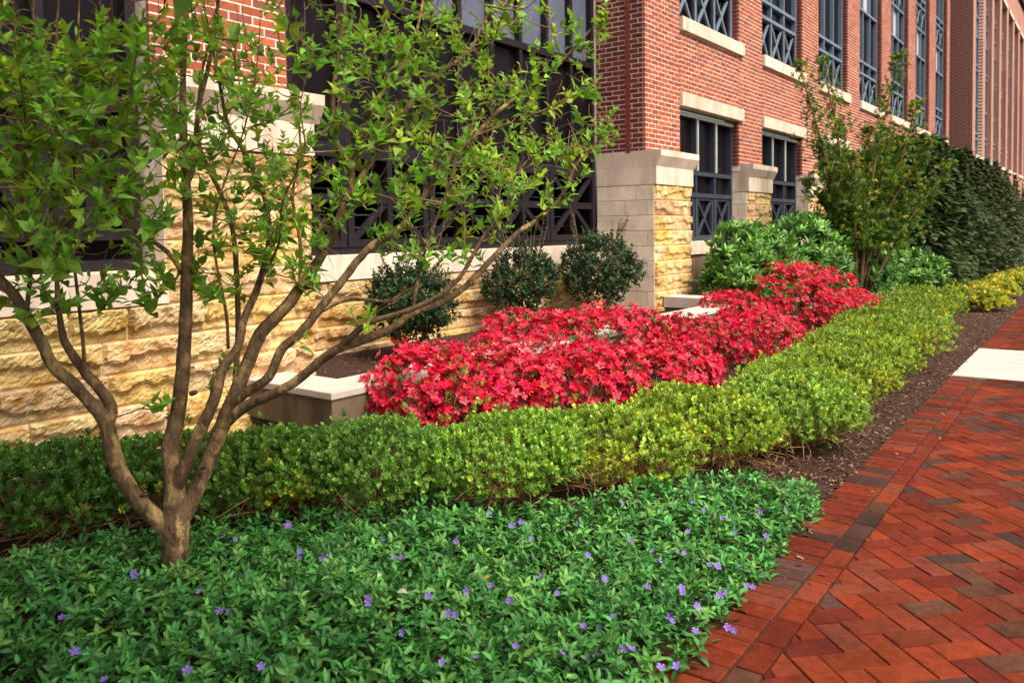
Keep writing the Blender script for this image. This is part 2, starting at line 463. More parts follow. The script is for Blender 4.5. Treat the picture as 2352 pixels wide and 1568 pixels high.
WALLRED = [(.34, .088, .040), (.31, .080, .040), (.37, .105, .046), (.28, .072, .040), (.33, .090, .048), (.25, .080, .055), (.39, .115, .05)]
def wbcol():
    return np.array(random.choice(WALLRED))*random.uniform(.85, 1.12)
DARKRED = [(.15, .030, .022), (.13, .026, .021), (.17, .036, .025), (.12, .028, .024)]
bricks = []                    # (x0,x1,y0,y1,z0,z1)
def rows(z0, z1):
    k = 0; z = z0
    while z+BH*.6 < z1:
        yield k, z+JT/2, min(z+BH-JT/2, z1-.002); k += 1; z += BH
def street_rows(x0, x1, z0, z1, ph=0, y=YB):
    for k, za, zb in rows(z0, z1):
        x = x0 - (((k+ph) % 2)*BL/2) - 0.0
        while x < x1:
            a, b = max(x+JT/2 if x > x0 else x0, x0), min(x+BL-JT/2, x1)
            if b-a > .025: bricks.append((a, b, y, y+.03, za, zb))
            x += BL
street_rows(XC, 11.066, 2.385, ZTOP)
for i, x in enumerate(WINX):
    nx = WINX[i+1] if i < 6 else 34.59
    street_rows(x+WW+.004, nx-.004, 2.385, ZTOP)
    street_rows(x-.004, x+WW+.004, 3.345, 4.24, i)
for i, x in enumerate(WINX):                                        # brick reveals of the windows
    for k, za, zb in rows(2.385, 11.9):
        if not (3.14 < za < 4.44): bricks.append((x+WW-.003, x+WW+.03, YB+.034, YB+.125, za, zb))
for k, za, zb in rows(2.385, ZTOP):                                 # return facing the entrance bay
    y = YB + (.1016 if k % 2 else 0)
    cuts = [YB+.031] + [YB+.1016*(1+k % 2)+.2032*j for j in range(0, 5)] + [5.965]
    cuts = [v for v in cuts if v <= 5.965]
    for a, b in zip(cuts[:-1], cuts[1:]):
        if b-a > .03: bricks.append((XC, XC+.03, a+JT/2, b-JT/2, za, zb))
street_rows(2.905, 4.02, 2.42, 6.5, 1)
cand = sorted(range(len(bricks)), key=lambda i: -pix_area(np.array([[bricks[i][0], bricks[i][2], bricks[i][4]]])))
sel = set(cand[:300])
rest = MB()
BORG = root_loc(bld)
for i, b in enumerate(bricks):
    j = lambda: random.uniform(-.0012, .0012)
    x0, x1, y0, y1, z0, z1 = b
    if x1-x0 > y1-y0+.02: y0 += random.uniform(-.0015, .0015)
    elif y1-y0 > .05: x0 += random.uniform(-.0015, .0015)
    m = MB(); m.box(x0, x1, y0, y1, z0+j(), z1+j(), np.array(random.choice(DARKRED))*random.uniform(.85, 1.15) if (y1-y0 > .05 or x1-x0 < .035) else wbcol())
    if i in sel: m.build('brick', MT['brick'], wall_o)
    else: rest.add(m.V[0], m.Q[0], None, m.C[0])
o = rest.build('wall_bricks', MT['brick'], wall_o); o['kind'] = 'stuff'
m = MB(); m.box(XC-.006, XC+.01, 5.425, 5.492, 2.385, ZTOP); m.build('expansion_joint', MT['strip'], bld)
m = MB()
m.box(-20, 34.6, 5.19, 16, ZTOP, ZTOP+.25); m.build('roof', MT['roof'], bld)

# ---- stone: rock-faced blocks, dressed blocks, caps
def vnoise(x, z, seed):
    r = np.random.default_rng(seed); s = 0
    for f, a in ((6, 1.0), (14, .5), (33, .28), (70, .14)):
        p = r.uniform(0, 6.3, 4); d = r.uniform(-1, 1, 2)
        s = s + a*(np.sin(f*x+p[0]+2.2*np.sin(f*.6*z+p[1]))*np.cos(f*1.1*z+p[2]+1.7*np.sin(f*.5*x+p[3])))
    return s
_sb = [0]
def rock_block(x0, x1, z0, z1, y, parent, amp=1.0, gold=1.0, name='stone_block'):
    _sb[0] += 1; seed = 1000+_sb[0]
    jt = .0045
    x0 += jt; x1 -= jt; z0 += jt; z1 -= jt
    nx = max(8, int((x1-x0)/.016)); nz = 15
    X, Z = np.meshgrid(np.linspace(x0, x1, nx), np.linspace(z0, z1, nz))
    e = np.minimum.reduce([(X-x0)/.012, (x1-X)/.012, (Z-z0)/.012, (z1-Z)/.012]).clip(0, 1)
    e = np.sqrt(e)
    n = vnoise(X, Z, seed)
    r = np.random.default_rng(seed)
    ledge = z0+(z1-z0)*r.uniform(.3, .6) + .030*vnoise(X*.7, X*0+.3, seed+5) + .012*vnoise(X*3, X*0, seed+8)
    up = 1/(1+np.exp(-(Z-ledge)/.0035))
    fine = r.normal(size=X.shape)*.0022
    d = e*(.007 + (.030*up*(1+.25*n) + .006*n + .004*np.abs(vnoise(X*2.3, Z*2.3, seed+9)) + fine)*amp)
    Y = y + .012 - d
    X = X + e*r.normal(size=X.shape)*.003; Z = Z + e*r.normal(size=X.shape)*.003
    V = np.stack([X, Y, Z], -1).reshape(-1, 3)
    Q = [(a*nx+b, a*nx+b+1, (a+1)*nx+b+1, (a+1)*nx+b) for a in range(nz-1) for b in range(nx-1)]
    # sides back to the wall
    V2 = np.array([(xx, y+.09, zz) for xx, zz in ((x0, z0), (x1, z0), (x1, z1), (x0, z1))]); b0 = len(V)
    V = np.concatenate([V, V2])
    idx = lambda a, b: a*nx+b
    T = []
    for b in range(nx-1):
        T += [(b0 if b < nx/2 else b0+1, idx(0, b+1), idx(0, b)), (b0+3 if b < nx/2 else b0+2, idx(nz-1, b), idx(nz-1, b+1))]
    for a in range(nz-1):
        T += [(b0 if a < nz/2 else b0+3, idx(a, 0), idx(a+1, 0)), (b0+1 if a < nz/2 else b0+2, idx(a+1, nx-1), idx(a, nx-1))]
    T += [(b0, b0+1, idx(0, nx//2)), (b0+3, idx(nz-1, nx//2), b0+2)]
    c = np.array([1, 1, 1])*r.uniform(.78, 1.12)*np.array([1, r.uniform(.90, 1.07), r.uniform(.72, 1.28)])*gold
    return obj(name, make_mesh('stone_block', V-root_loc(parent), Q, T, MT['rock'], np.tile(c, (len(V), 1))), parent)
def smooth_block(x0, x1, y0, y1, z0, z1, parent, name='stone_block', mat='lime'):
    m = MB(); m.box(x0, x1, y0, y1, z0, z1, np.ones(3)*random.uniform(.9, 1.08))
    return m.build(name, MT[mat], parent, bevel=.004)
ZC = 1.937; CH = .21
def courses(n): return [(ZC-CH*(k+1), ZC-CH*k) for k in range(n)]
def split(x0, x1, k, seed, lo=.28, hi=.62):
    r = random.Random(seed*31+k); x = x0; res = [x0]
    x += r.uniform(.3, 1)*hi*.6
    while x < x1-.2:
        res.append(x); x += r.uniform(lo, hi)
    res.append(x1)
    return res
# left wall under the window and the left pier
def stone_part(name, boxes):
    m = MB()
    for b in boxes: m.box(*b)
    return m.build(name, MT['mortar'], bld)
lw = stone_part('stone_wall', [(-6, 4.118, YR+.02, YR+.5, -.6, .884)])
for k in range(5, 11):
    z0, z1 = ZC-CH*(k+1), ZC-CH*k
    xx = split(-1.2, 4.125, k, 3, .34, .72)
    for a, b in zip(xx[:-1], xx[1:]): rock_block(a, b, z0, z1, YR, lw, 1.25)
for a, b in ((-1.5, .55), (.552, 2.905)):
    smooth_block(a, b, YR-.018, YR+.28, .889, 1.11, bld, 'window_sill', 'cap')
def pier(x0, x1, z_low, y_back, seed, side=True, name='stone_pier'):
    p = stone_part(name, [(x0+.02, x1-.02, YR+.02, y_back, z_low, ZC-.002)])
    n = int(round((ZC-z_low)/CH)); w = x1-x0
    for k, (z0, z1) in enumerate(courses(n)):
        if k % 2 == 0: cuts = [x0, x0+.16*w, x0+.30*w, x0+.74*w, x1]
        else: cuts = [x0, x0+.46*w, x0+.9*w, x1]
        cuts = [c+random.uniform(-.02, .02) if 0 < i < len(cuts)-1 else c for i, c in enumerate(cuts)]
        if k % 2 == 0 and random.random() < .5: cuts.pop(1)
        for a, b in zip(cuts[:-1], cuts[1:]): rock_block(a, b, z0, z1, YR, p, .8)
        if side:
            ys = [YR+.012, YR+.3, y_back] if k % 2 == 0 else [YR+.012, YR+.12, YR+.12+(y_back-YR-.12)*.45, y_back]
            if y_back-YR < .5: ys = [YR+.012, YR+.012+(.17 if k % 2 else .11), y_back]
            for a, b in zip(ys[:-1], ys[1:]): smooth_block(x0-.001, x0+.06, a+.003, b-.003, z0+.003, z1-.003, p)
    # dressed stones above and the moulded cap
    yl, yc = YR-.03, YR-.10
    mid = (x0+x1)/2
    for a, b in ((x0-.004, mid-.003), (mid+.003, x1+.012)):
        smooth_block(a, b, yl, y_back if a < mid-.1 else YB+.13, ZC+.002, 2.185, p, 'dressed_stone', 'cap')
        m = MB(); m.prism([(y_back if a < mid-.1 else YB+.13, 2.187), (yl+.002, 2.187), (yc, 2.325), (yc, 2.408), (y_back if a < mid-.1 else YB+.13, 2.408)], a, b+(.05 if b > mid+.1 else 0), np.ones(3)*random.uniform(.95, 1.04))
        m.build('cap_stone', MT['cap'], p, bevel=.004)
    return p
pier(2.90, 4.125, .68, 5.36, 1)
pier(XC, 11.14, -.6, 5.965, 2)
for i in range(6):
    x = WINX[i]+WW
    pier(x+.02, x+1.18, -.6, 5.33, 3+i)
# entrance-bay sill wall
YQ = 5.85
rw = stone_part('stone_wall', [(4.10, XC+.02, YQ+.02, YQ+.4, -.6, .884)])
for k in range(5, 10):
    z0, z1 = ZC-CH*(k+1), ZC-CH*k
    xx = split(4.10, XC, k, 8, .34, .8)
    for a, b in zip(xx[:-1], xx[1:]): rock_block(a, b, z0, z1, YQ, rw, 1.1, .92)
xx = [4.1, 5.9, 7.8, XC-.002]
for a, b in zip(xx[:-1], xx[1:]): smooth_block(a+.001, b-.001, YQ-.03, YQ+.3, .889, 1.125, bld, 'window_sill', 'cap')
# lintels and sills on the street front
for i, x in enumerate(WINX):
    smooth_block(x+.003, x+WW+.14, YB-.045, YB+.2, 3.14, 3.343, bld, 'lintel', 'cap')
    smooth_block(x+.003, x+WW+.14, YB-.055, YB+.2, 4.242, 4.44, bld, 'window_sill', 'cap')
    smooth_block(x+.003, x+WW+.14, YB-.045, YB+.2, 12.0, 12.2, bld, 'lintel', 'cap')
    smooth_block(x+.07, x+WW-.002, YB-.02, YB+.2, .93, 1.13, bld, 'window_sill', 'cap')
    m = MB(); m.box(x, x+WW, YB+.01, YB+.2, -.6, .93); m.build('apron_wall', MT['stained'], bld)

# ---- windows
def window(name, x0, x1, y, z0, z1, ncol, zrows, brace, mat, pmat_rows=None, fw=.06, open_rows=(), jack=False, brace_mat=None, inner=None):
    """outer frame with mullions and transoms; panes and braces are children"""
    m = MB(); d = .07
    m.box(x0, x0+fw, y-d, y+d, z0, z1); m.box(x1-fw, x1, y-d, y+d, z0, z1)
    m.box(x0+fw, x1-fw, y-d+.003, y+d-.003, z0, z0+fw); m.box(x0+fw, x1-fw, y-d+.003, y+d-.003, z1-fw, z1)
    xs = [x0+(x1-x0)*k/ncol for k in range(ncol+1)]
    for x in xs[1:-1]: m.box(x-fw*.45, x+fw*.45, y-d+.006, y+d-.006, z0+fw, z1-fw)
    zs = [z0]+list(zrows)+[z1]
    for z in zrows: m.box(x0+fw, x1-fw, y-d-.004, y+d-.01, z-fw*.55, z+fw*.55)
    w = m.build(name, mat, bld)
    for r_ in range(len(zs)-1):
        for c_ in range(ncol):
            a, b = xs[c_]+fw*.5, xs[c_+1]-fw*.5; lo, hi = zs[r_]+fw*.56, zs[r_+1]-fw*.56
            if c_ == 0: a = x0+fw
            if c_ == ncol-1: b = x1-fw
            if r_ in brace:
                q = MB(); bwid = .04
                if jack:
                    q.bar((a, y-.03, (lo+hi)/2), (b, y-.03, (lo+hi)/2), .09, .05); q.bar(((a+b)/2, y-.034, lo), ((a+b)/2, y-.034, hi), .075, .05)
                    q.bar((a, y-.026, lo), (b, y-.026, hi), .07, .04); q.bar((a, y-.022, hi), (b, y-.022, lo), .07, .04)
                else:
                    ia, ib = a+.07, b-.07
                    q2 = MB()
                    q2.box(ia-.065, ia, y-.05, y, lo, hi); q2.box(ib, ib+.065, y-.05, y, lo, hi)
                    q2.box(ia, ib, y-.05, y, lo, lo+.045); q2.box(ia, ib, y-.05, y, hi-.045, hi)
                    q2.build('panel_frame', inner or mat, w)
                    q.bar((ia, y-.03, lo+.04), (ib, y-.03, hi-.04), bwid, .035); q.bar((ia, y-.026, hi-.04), (ib, y-.026, lo+.04), bwid, .035)
                q.build('cross_brace', brace_mat or mat, w)
            if r_ in open_rows: continue
            pm = (pmat_rows or {}).get((r_, c_)) or (pmat_rows or {}).get(r_) or 'glass'
            q = MB(); q.box(a, b, y+.015, y+.03, lo, hi); q.build('pane', MT[pm], w)
    return w
for i, x in enumerate(WINX):
    window('window', x+.12, x+WW-.004, YW+.07, 1.14, 3.09, 3, [1.85, 2.19], {0}, MT['frame_slate'])
    m = MB(); m.box(x+.13, x+WW-.02, YW-.03, YW+.0, 3.035, 3.088)
    for k in (1, 2):
        xm = x+.12+(WW-.124)*k/3; m.box(xm-.02, xm+.02, YW-.028, YW-.002, 2.23, 3.034)
    m.build('glazing_bar', MT['frame_pale'], bld)
    zr = [5.22, 5.52, 6.83, 7.73, 8.5, 8.75, 10.06, 10.96, 11.6]
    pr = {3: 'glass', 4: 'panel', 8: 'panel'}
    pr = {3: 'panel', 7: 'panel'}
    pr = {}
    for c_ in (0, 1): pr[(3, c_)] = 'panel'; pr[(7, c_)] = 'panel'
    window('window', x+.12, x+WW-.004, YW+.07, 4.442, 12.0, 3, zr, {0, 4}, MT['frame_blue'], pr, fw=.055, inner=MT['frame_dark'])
rows_ = {(1, k): 'glass' for k in range(10)}
for k in (4, 5, 6, 7): rows_[(2, k)] = 'bluepanel'
rows_[(2, 2)] = 'bluepanel'; rows_[(2, 3)] = 'bluepanel'
window('window', 5.30, 9.965, 6.06, 1.128, 8.6, 8, [2.16, 3.64, 5.0, 6.3, 7.4], {}, MT['frame_dark'], rows_, fw=.075, open_rows=(0,))
window('window', 4.04, 5.298, 6.06, 1.128, 8.6, 2, [2.16, 3.64, 5.0, 6.3, 7.4], {}, MT['frame_dark'], None, fw=.075, open_rows=(0,))
scr = MB()
for a in (4.14, 5.30, 6.463, 7.627, 8.79):
    b = a+1.16; y = 6.0; lo, hi = 1.2, 2.13
    scr = MB()
    scr.box(a+.01, a+.09, y-.03, y+.03, lo, hi); scr.box(b-.09, b-.01, y-.03, y+.03, lo, hi)
    scr.box(a+.091, b-.091, y-.028, y+.028, lo, lo+.07); scr.box(a+.091, b-.091, y-.028, y+.028, hi-.07, hi)
    cx, cz = (a+b)/2, (lo+hi)/2
    scr.bar((a+.09, y, cz), (b-.09, y, cz), .085, .05); scr.bar((cx, y-.003, lo+.07), (cx, y-.003, hi-.07), .07, .05)
    scr.bar((a+.09, y+.004, lo+.06), (b-.09, y+.004, hi-.06), .065, .04); scr.bar((a+.09, y+.007, hi-.06), (b-.09, y+.007, lo+.06), .065, .04)
    scr.build('screen_panel', MT['frame_dark'], bld)
window('window', -1.4, 2.86, YW+.04, 1.112, 8.5, 7, [1.35, 2.2, 3.6, 5.0, 6.4], {1}, MT['frame_dark'], None, fw=.07, jack=True)
# dark rooms behind the openings, and cable rails inside
m = MB()
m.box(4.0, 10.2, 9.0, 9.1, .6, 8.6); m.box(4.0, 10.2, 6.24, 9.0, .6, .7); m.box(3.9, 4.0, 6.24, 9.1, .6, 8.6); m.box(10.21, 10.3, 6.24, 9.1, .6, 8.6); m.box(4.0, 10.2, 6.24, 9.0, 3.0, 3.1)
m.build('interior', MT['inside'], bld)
for k in range(7):
    m = MB(); z = 1.25+k*.135; m.box(4.1, 10.1, 6.55, 6.562, z, z+.012); m.build('cable_rail', MT['cable'], bld)
m = MB(); m.box(4.04, 9.96, 5.95, 6.2, 8.6, ZTOP); m.box(-6, 2.9, YB, YB+.3, 8.5, ZTOP); m.box(2.86, 2.9, YB+.4, 5.6, 1.1, 8.5)
m.build('upper_wall', MT['brick'] if False else surf('plain_brick', (.22, .075, .05), (.27, .095, .06), 20, .9, .3, 80), bld)

# ------------------------------------------------------------------ far wing
wing = empty('brick_wing', (36.0, 6.0, -1.0))
tag(wing, 'projecting brick wing with narrow tall windows beyond the long building', 'building')
def brick_tex(name, c1, c2, cm, axis):
    m, nt, b, o = nodes_mat(name); L = nt.links.new
    geo = nd(nt, 'ShaderNodeNewGeometry'); sx = nd(nt, 'ShaderNodeSeparateXYZ'); cx = nd(nt, 'ShaderNodeCombineXYZ')
    L(geo.outputs['Position'], sx.inputs[0]); L(sx.outputs['X' if axis == 'x' else 'Y'], cx.inputs[0]); L(sx.outputs['Z'], cx.inputs[1])
    t = nd(nt, 'ShaderNodeTexBrick', Scale=1.0); t.inputs['Brick Width'].default_value = BL; t.inputs['Row Height'].default_value = BH
    t.inputs['Mortar Size'].default_value = .008; t.inputs['Color1'].default_value = (*c1, 1); t.inputs['Color2'].default_value = (*c2, 1); t.inputs['Mortar'].default_value = (*cm, 1)
    L(cx.outputs[0], t.inputs['Vector']); L(t.outputs['Color'], b.inputs['Base Color']); b.inputs['Roughness'].default_value = .9
    bp = nd(nt, 'ShaderNodeBump', Strength=.5, Distance=.01); bp.invert = True; L(t.outputs['Fac'], bp.inputs['Height']); L(bp.outputs['Normal'], b.inputs['Normal'])
    return m
bx = brick_tex('far_brick_front', (.33, .088, .042), (.28, .072, .040), (.70, .55, .46), 'x')
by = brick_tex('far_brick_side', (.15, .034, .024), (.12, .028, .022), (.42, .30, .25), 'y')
YV = 4.6
wx = [36.0]+[v for k in range(9) for v in (36.77+2.89*k, 38.80+2.89*k)]+[62.6]
m = MB()
for k in range(0, len(wx), 2): m.box(wx[k]+.004, wx[k+1], YV, YV+.5, -2, 13.7)
for k in range(1, len(wx)-1, 2):
    m.box(wx[k], wx[k+1], YV+.003, YV+.5, -2, 3.94); m.box(wx[k], wx[k+1], YV+.003, YV+.5, 12.0, 13.7)
m.build('front_wall', bx, wing)
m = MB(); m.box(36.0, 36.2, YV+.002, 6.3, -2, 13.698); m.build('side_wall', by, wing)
m = MB(); m.box(35.9, 62.7, YV-.12, 9, 13.7, 13.95); m.build('cornice', MT['cap'], wing)
for k in range(9):
    a, b = 36.77+2.89*k, 38.80+2.89*k
    m = MB(); m.box(a-.1, b+.1, YV-.06, YV+.2, 3.94, 4.09, (1, 1, 1)); m.build('window_sill', MT['cap'], wing)
    m = MB(); m.box(a-.1, b+.1, YV-.05, YV+.2, 11.99, 12.2, (1, 1, 1)); m.build('lintel', MT['cap'], wing)
    m = MB(); y = YV+.2; fw = .06
    zr = [4.84, 5.06, 6.18, 7.63, 7.83, 9.0, 9.8, 10.5, 10.7]
    m.box(a, a+fw, y-.05, y+.05, 4.09, 11.98); m.box(b-fw, b, y-.05, y+.05, 4.09, 11.98)
    for t in (1, 2): xx_ = a+(b-a)*t/3; m.box(xx_-.03, xx_+.03, y-.045, y+.045, 4.09, 11.98)
    for z in zr: m.box(a+fw, b-fw, y-.06, y+.04, z-.035, z+.035)
    w = m.build('window', MT['frame_blue'], wing)
    zz = [4.09]+zr+[11.98]
    for z0, z1 in zip(zz[:-1], zz[1:]):
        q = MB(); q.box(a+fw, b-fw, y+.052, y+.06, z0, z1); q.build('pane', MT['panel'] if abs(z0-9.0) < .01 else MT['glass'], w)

# ================================================================== raised planter
pl = empty('planter_wall', (3.5, 4.1, .03))
tag(pl, 'weathered concrete planter wall with pale flat coping wrapping the entrance bay bed', 'planter wall')
PX, PY, PT, PWD = 3.47, 4.10, .295, .37
m = MB()
m.box(PX+.012, PX+PWD-.01, PY+.012, 5.04, .02, PT-.05); m.box(PX+PWD-.01, 10.2, PY+.012, PY+PWD-.01, .02, PT-.05)
m.box(10.2, 10.55, PY+.012, 5.02, .02, PT-.05)
m.build('wall_face', MT['stained'], pl, bevel=.006)
m = MB()
for a, b in ((PX, 4.6), (4.604, 6.6), (6.604, 8.6), (8.604, 10.55)):
    m = MB(); m.box(a, b, PY, PY+PWD, PT-.05, PT); m.build('coping', MT['coping'], pl, bevel=.006)
m = MB(); m.box(PX, PX+PWD, PY+PWD+.003, 5.04, PT-.05, PT); m.build('coping', MT['coping'], pl, bevel=.006)
m = MB(); m.box(10.17, 10.57, PY+PWD+.003, 5.03, PT-.05, PT+.10); m.build('coping', MT['coping'], pl, bevel=.006)
m = MB(); m.box(PX+.12, PX+PWD, PY+.12, 5.04, -.5, .02); m.box(PX+PWD, 10.45, PY+.12, PY+PWD, -.5, .02)
m.build('footing', MT['stained'], pl)
V = [(PX+PWD-.02, PY+PWD-.02, .2), (10.21, PY+PWD-.02, .2), (10.21, 5.1, .2), (XC+.05, 5.1, .2), (XC+.05, 5.9, .2), (4.1, 5.9, .2), (4.1, 5.1, .2), (PX+PWD-.02, 5.1, .2)]
o = obj('planter_soil', make_mesh('planter_soil', V, [(0, 1, 2, 7), (6, 3, 4, 5)], None, MT['soil'])); o['kind'] = 'structure'

# ================================================================== mulch
def scatter_chips(name, pts, zoff, n_cols, size=(.012, .035), label=None, parent=None):
    N = len(pts)
    d = unit(np.stack([RNG.normal(size=N), RNG.normal(size=N), RNG.normal(size=N)*.25], -1))
    up = unit(np.stack([RNG.normal(size=N)*.35, RNG.normal(size=N)*.35, np.ones(N)], -1))
    Rm = frames(d, up)
    tpl = (np.array([(-.2, -.5, 0), (.2, -.45, 0), (.16, .5, .04), (-.2, .42, .03), (-.1, 0, .12), (.12, .05, .1)]),
           np.array([(0, 1, 5, 4), (4, 5, 2, 3)]), np.array([(0, 4, 3), (1, 2, 5)]), np.ones(6))
    base = np.array(n_cols); c = base[RNG.integers(0, len(base), N)]*RNG.uniform(.6, 1.3, (N, 1))
    V, Q, T, C = instance(tpl, Rm, pts, RNG.uniform(*size, N), c)
    o = obj(name, make_mesh(name, V, Q, T, MT['chip'], C), parent); o['kind'] = 'stuff'
    return o
CH = [(.07, .030, .016), (.10, .045, .024), (.15, .072, .038), (.045, .019, .012), (.26, .15, .085), (.08, .034, .018), (.05, .022, .014), (.24, .15, .10)]
P = []
for k in range(11000):
    s = 3.2 + 18*RNG.random()**1.8; t = RNG.uniform(1.09, 1.9)
    P.append(W(s, t, RNG.uniform(-.008, .012)))
for k in range(2500):
    p = (RNG.uniform(3.85, 10.15), RNG.uniform(4.48, 5.85), RNG.uniform(.198, .212)); P.append(np.array(p))
for k in range(2500):
    P.append(W(RNG.uniform(4, 11), RNG.uniform(1.9, 3.95), RNG.uniform(-.01, .01)))
for k in range(120):                                                   # strays on the bricks
    P.append(W(3.2+5*RNG.random(), 1.11-.3*RNG.random()**2, .003))
o = scatter_chips('mulch', np.array(P), 0, CH)
tag(o, 'dark brown bark mulch covering the bed between hedge and pavement', 'mulch')

# ================================================================== foliage helpers
def shell(center, rad, n, seed, lump=.16, depth=.12, low=-.35, nl=26):
    """points with normals near the surface of a lumpy ellipsoid"""
    r = np.random.default_rng(seed)
    d = unit(r.normal(size=(int(n*2.2), 3))); d = d[d[:, 2] > low][:n]
    L = unit(r.normal(size=(nl, 3))); A = r.uniform(-lump, lump, nl)
    f = 1 + (A[None]*np.exp(-(1-(d@L.T))/.05)).sum(1)
    f *= 1 - np.abs(r.normal(size=len(d)))*depth
    rad = np.asarray(rad, float)
    p = np.asarray(center, float) + d*rad*f[:, None]
    nrm = unit(d/rad)
    return p, nrm, r
def lobes(center, rad, n, seed, nl=7, size=(.42, .62), depth=.12, low=-.6, zbias=.25):
    """points over a union of overlapping lobes, so that a shrub reads as clumps with dark gaps"""
    r = np.random.default_rng(seed); rad = np.asarray(rad, float); center = np.asarray(center, float)
    d = unit(r.normal(size=(nl, 3)))*r.uniform(.35, .62, (nl, 1)); d[:, 2] = np.abs(d[:, 2])*.8-.25+zbias*.5
    d[0] = (0, 0, 0)
    sz = r.uniform(*size, nl); sz[0] = .72
    pts, nrm = [], []
    for k in range(nl):
        m = int(n*1.6*sz[k]**2/(sz**2).sum())+4
        q = unit(r.normal(size=(m, 3))); q = q[q[:, 2] > low]
        f = 1-np.abs(r.normal(size=(len(q), 1)))*depth
        P_ = d[k]+q*sz[k]*f*(1+.06*np.sin(9*q[:, :1]+5*q[:, 1:2]*7))
        pts.append(P_); nrm.append(q)
    P_ = np.concatenate(pts); Nn = np.concatenate(nrm)
    inn = np.zeros(len(P_), bool)
    own = np.concatenate([np.full(len(a), k) for k, a in enumerate(pts)])
    for k in range(nl):
        inn |= (np.linalg.norm(P_-d[k], axis=1) < sz[k]*.80) & (own != k)
    P_, Nn = P_[~inn], Nn[~inn]
    return center+P_*rad, unit(Nn/rad), r
DIA = (np.array([(0, 0, 0), (-.34, .5, .1), (0, 1., -.08), (.34, .5, .1), (0, .5, -.03)]), np.zeros((0, 4), int),
       np.array([(0, 4, 1), (1, 4, 2), (0, 3, 4), (3, 2, 4)]), np.array([.9, 1, 1.05, 1, 1.1]))
def sprigs(p, nrm, r, nleaf, length, stem, col, tpl, upw=.5, jit=.5, spread=(.5, 1.1), colvar=.25, pal2=None, mixp=None):
    """groups of leaves round short upright shoots"""
    N = len(p)
    ax = unit(nrm*.7 + np.array([0, 0, upw]) + r.normal(size=(N, 3))*jit*.5)
    V = []
    Ds, Ps, Cs, Ls, Us = [], [], [], [], []
    a0 = unit(np.cross(ax, r.normal(size=(N, 3)))); b0 = np.cross(ax, a0)
    base = np.asarray(col)[None]*np.exp(r.normal(size=(N, 1))*colvar)
    if pal2 is not None:
        mk = (mixp if mixp is not None else (r.random(N) < .3)); base[mk] = np.asarray(pal2)[None]*np.exp(r.normal(size=(int(mk.sum()), 1))*colvar)
    for k in range(nleaf):
        th = k*2.4 + r.uniform(0, .6, N)[:, None]
        t = k/max(nleaf-1, 1)
        sp = spread[1]*(1-t)+spread[0]*t
        rad = a0*np.cos(th)+b0*np.sin(th)
        Ds.append(ax + rad*sp*r.uniform(.7, 1.3, (N, 1))); Ps.append(p + ax*stem*(t-.5)); Us.append(ax + r.normal(size=(N, 3))*.25)
        Ls.append(length*r.uniform(.7, 1.25, N)*(1-.25*t)); Cs.append(base*(.85+.4*t)*r.uniform(.85, 1.15, (N, 1)))
    D, Pp, U, Ls, Cs = (np.concatenate(x) for x in (Ds, Ps, Us, Ls, Cs))
    return instance(tpl, frames(D, U), Pp, Ls, Cs)
def stems(center, base, n, rad, spread, top, mat_name, parent, r, name='stems', c=None, rr=.006):
    m = MB()
    for k in range(n):
        a = r.uniform(0, 2*pi); q = np.array([cos(a), sin(a), 0])
        b0 = np.asarray(base)+q*r.uniform(0, .25)*spread; e = np.asarray(base)+q*spread*r.uniform(.4, 1.0)*np.array([1, 1, 0])+np.array([0, 0, top*r.uniform(.6, 1)])
        mid = (b0+e)/2+r.normal(size=3)*.04+q*.05
        tube(m, [b0, mid, e], [rr*1.3, rr, rr*.5], 5, None, 0, 3)
    return m.build(name, MT[mat_name], parent)

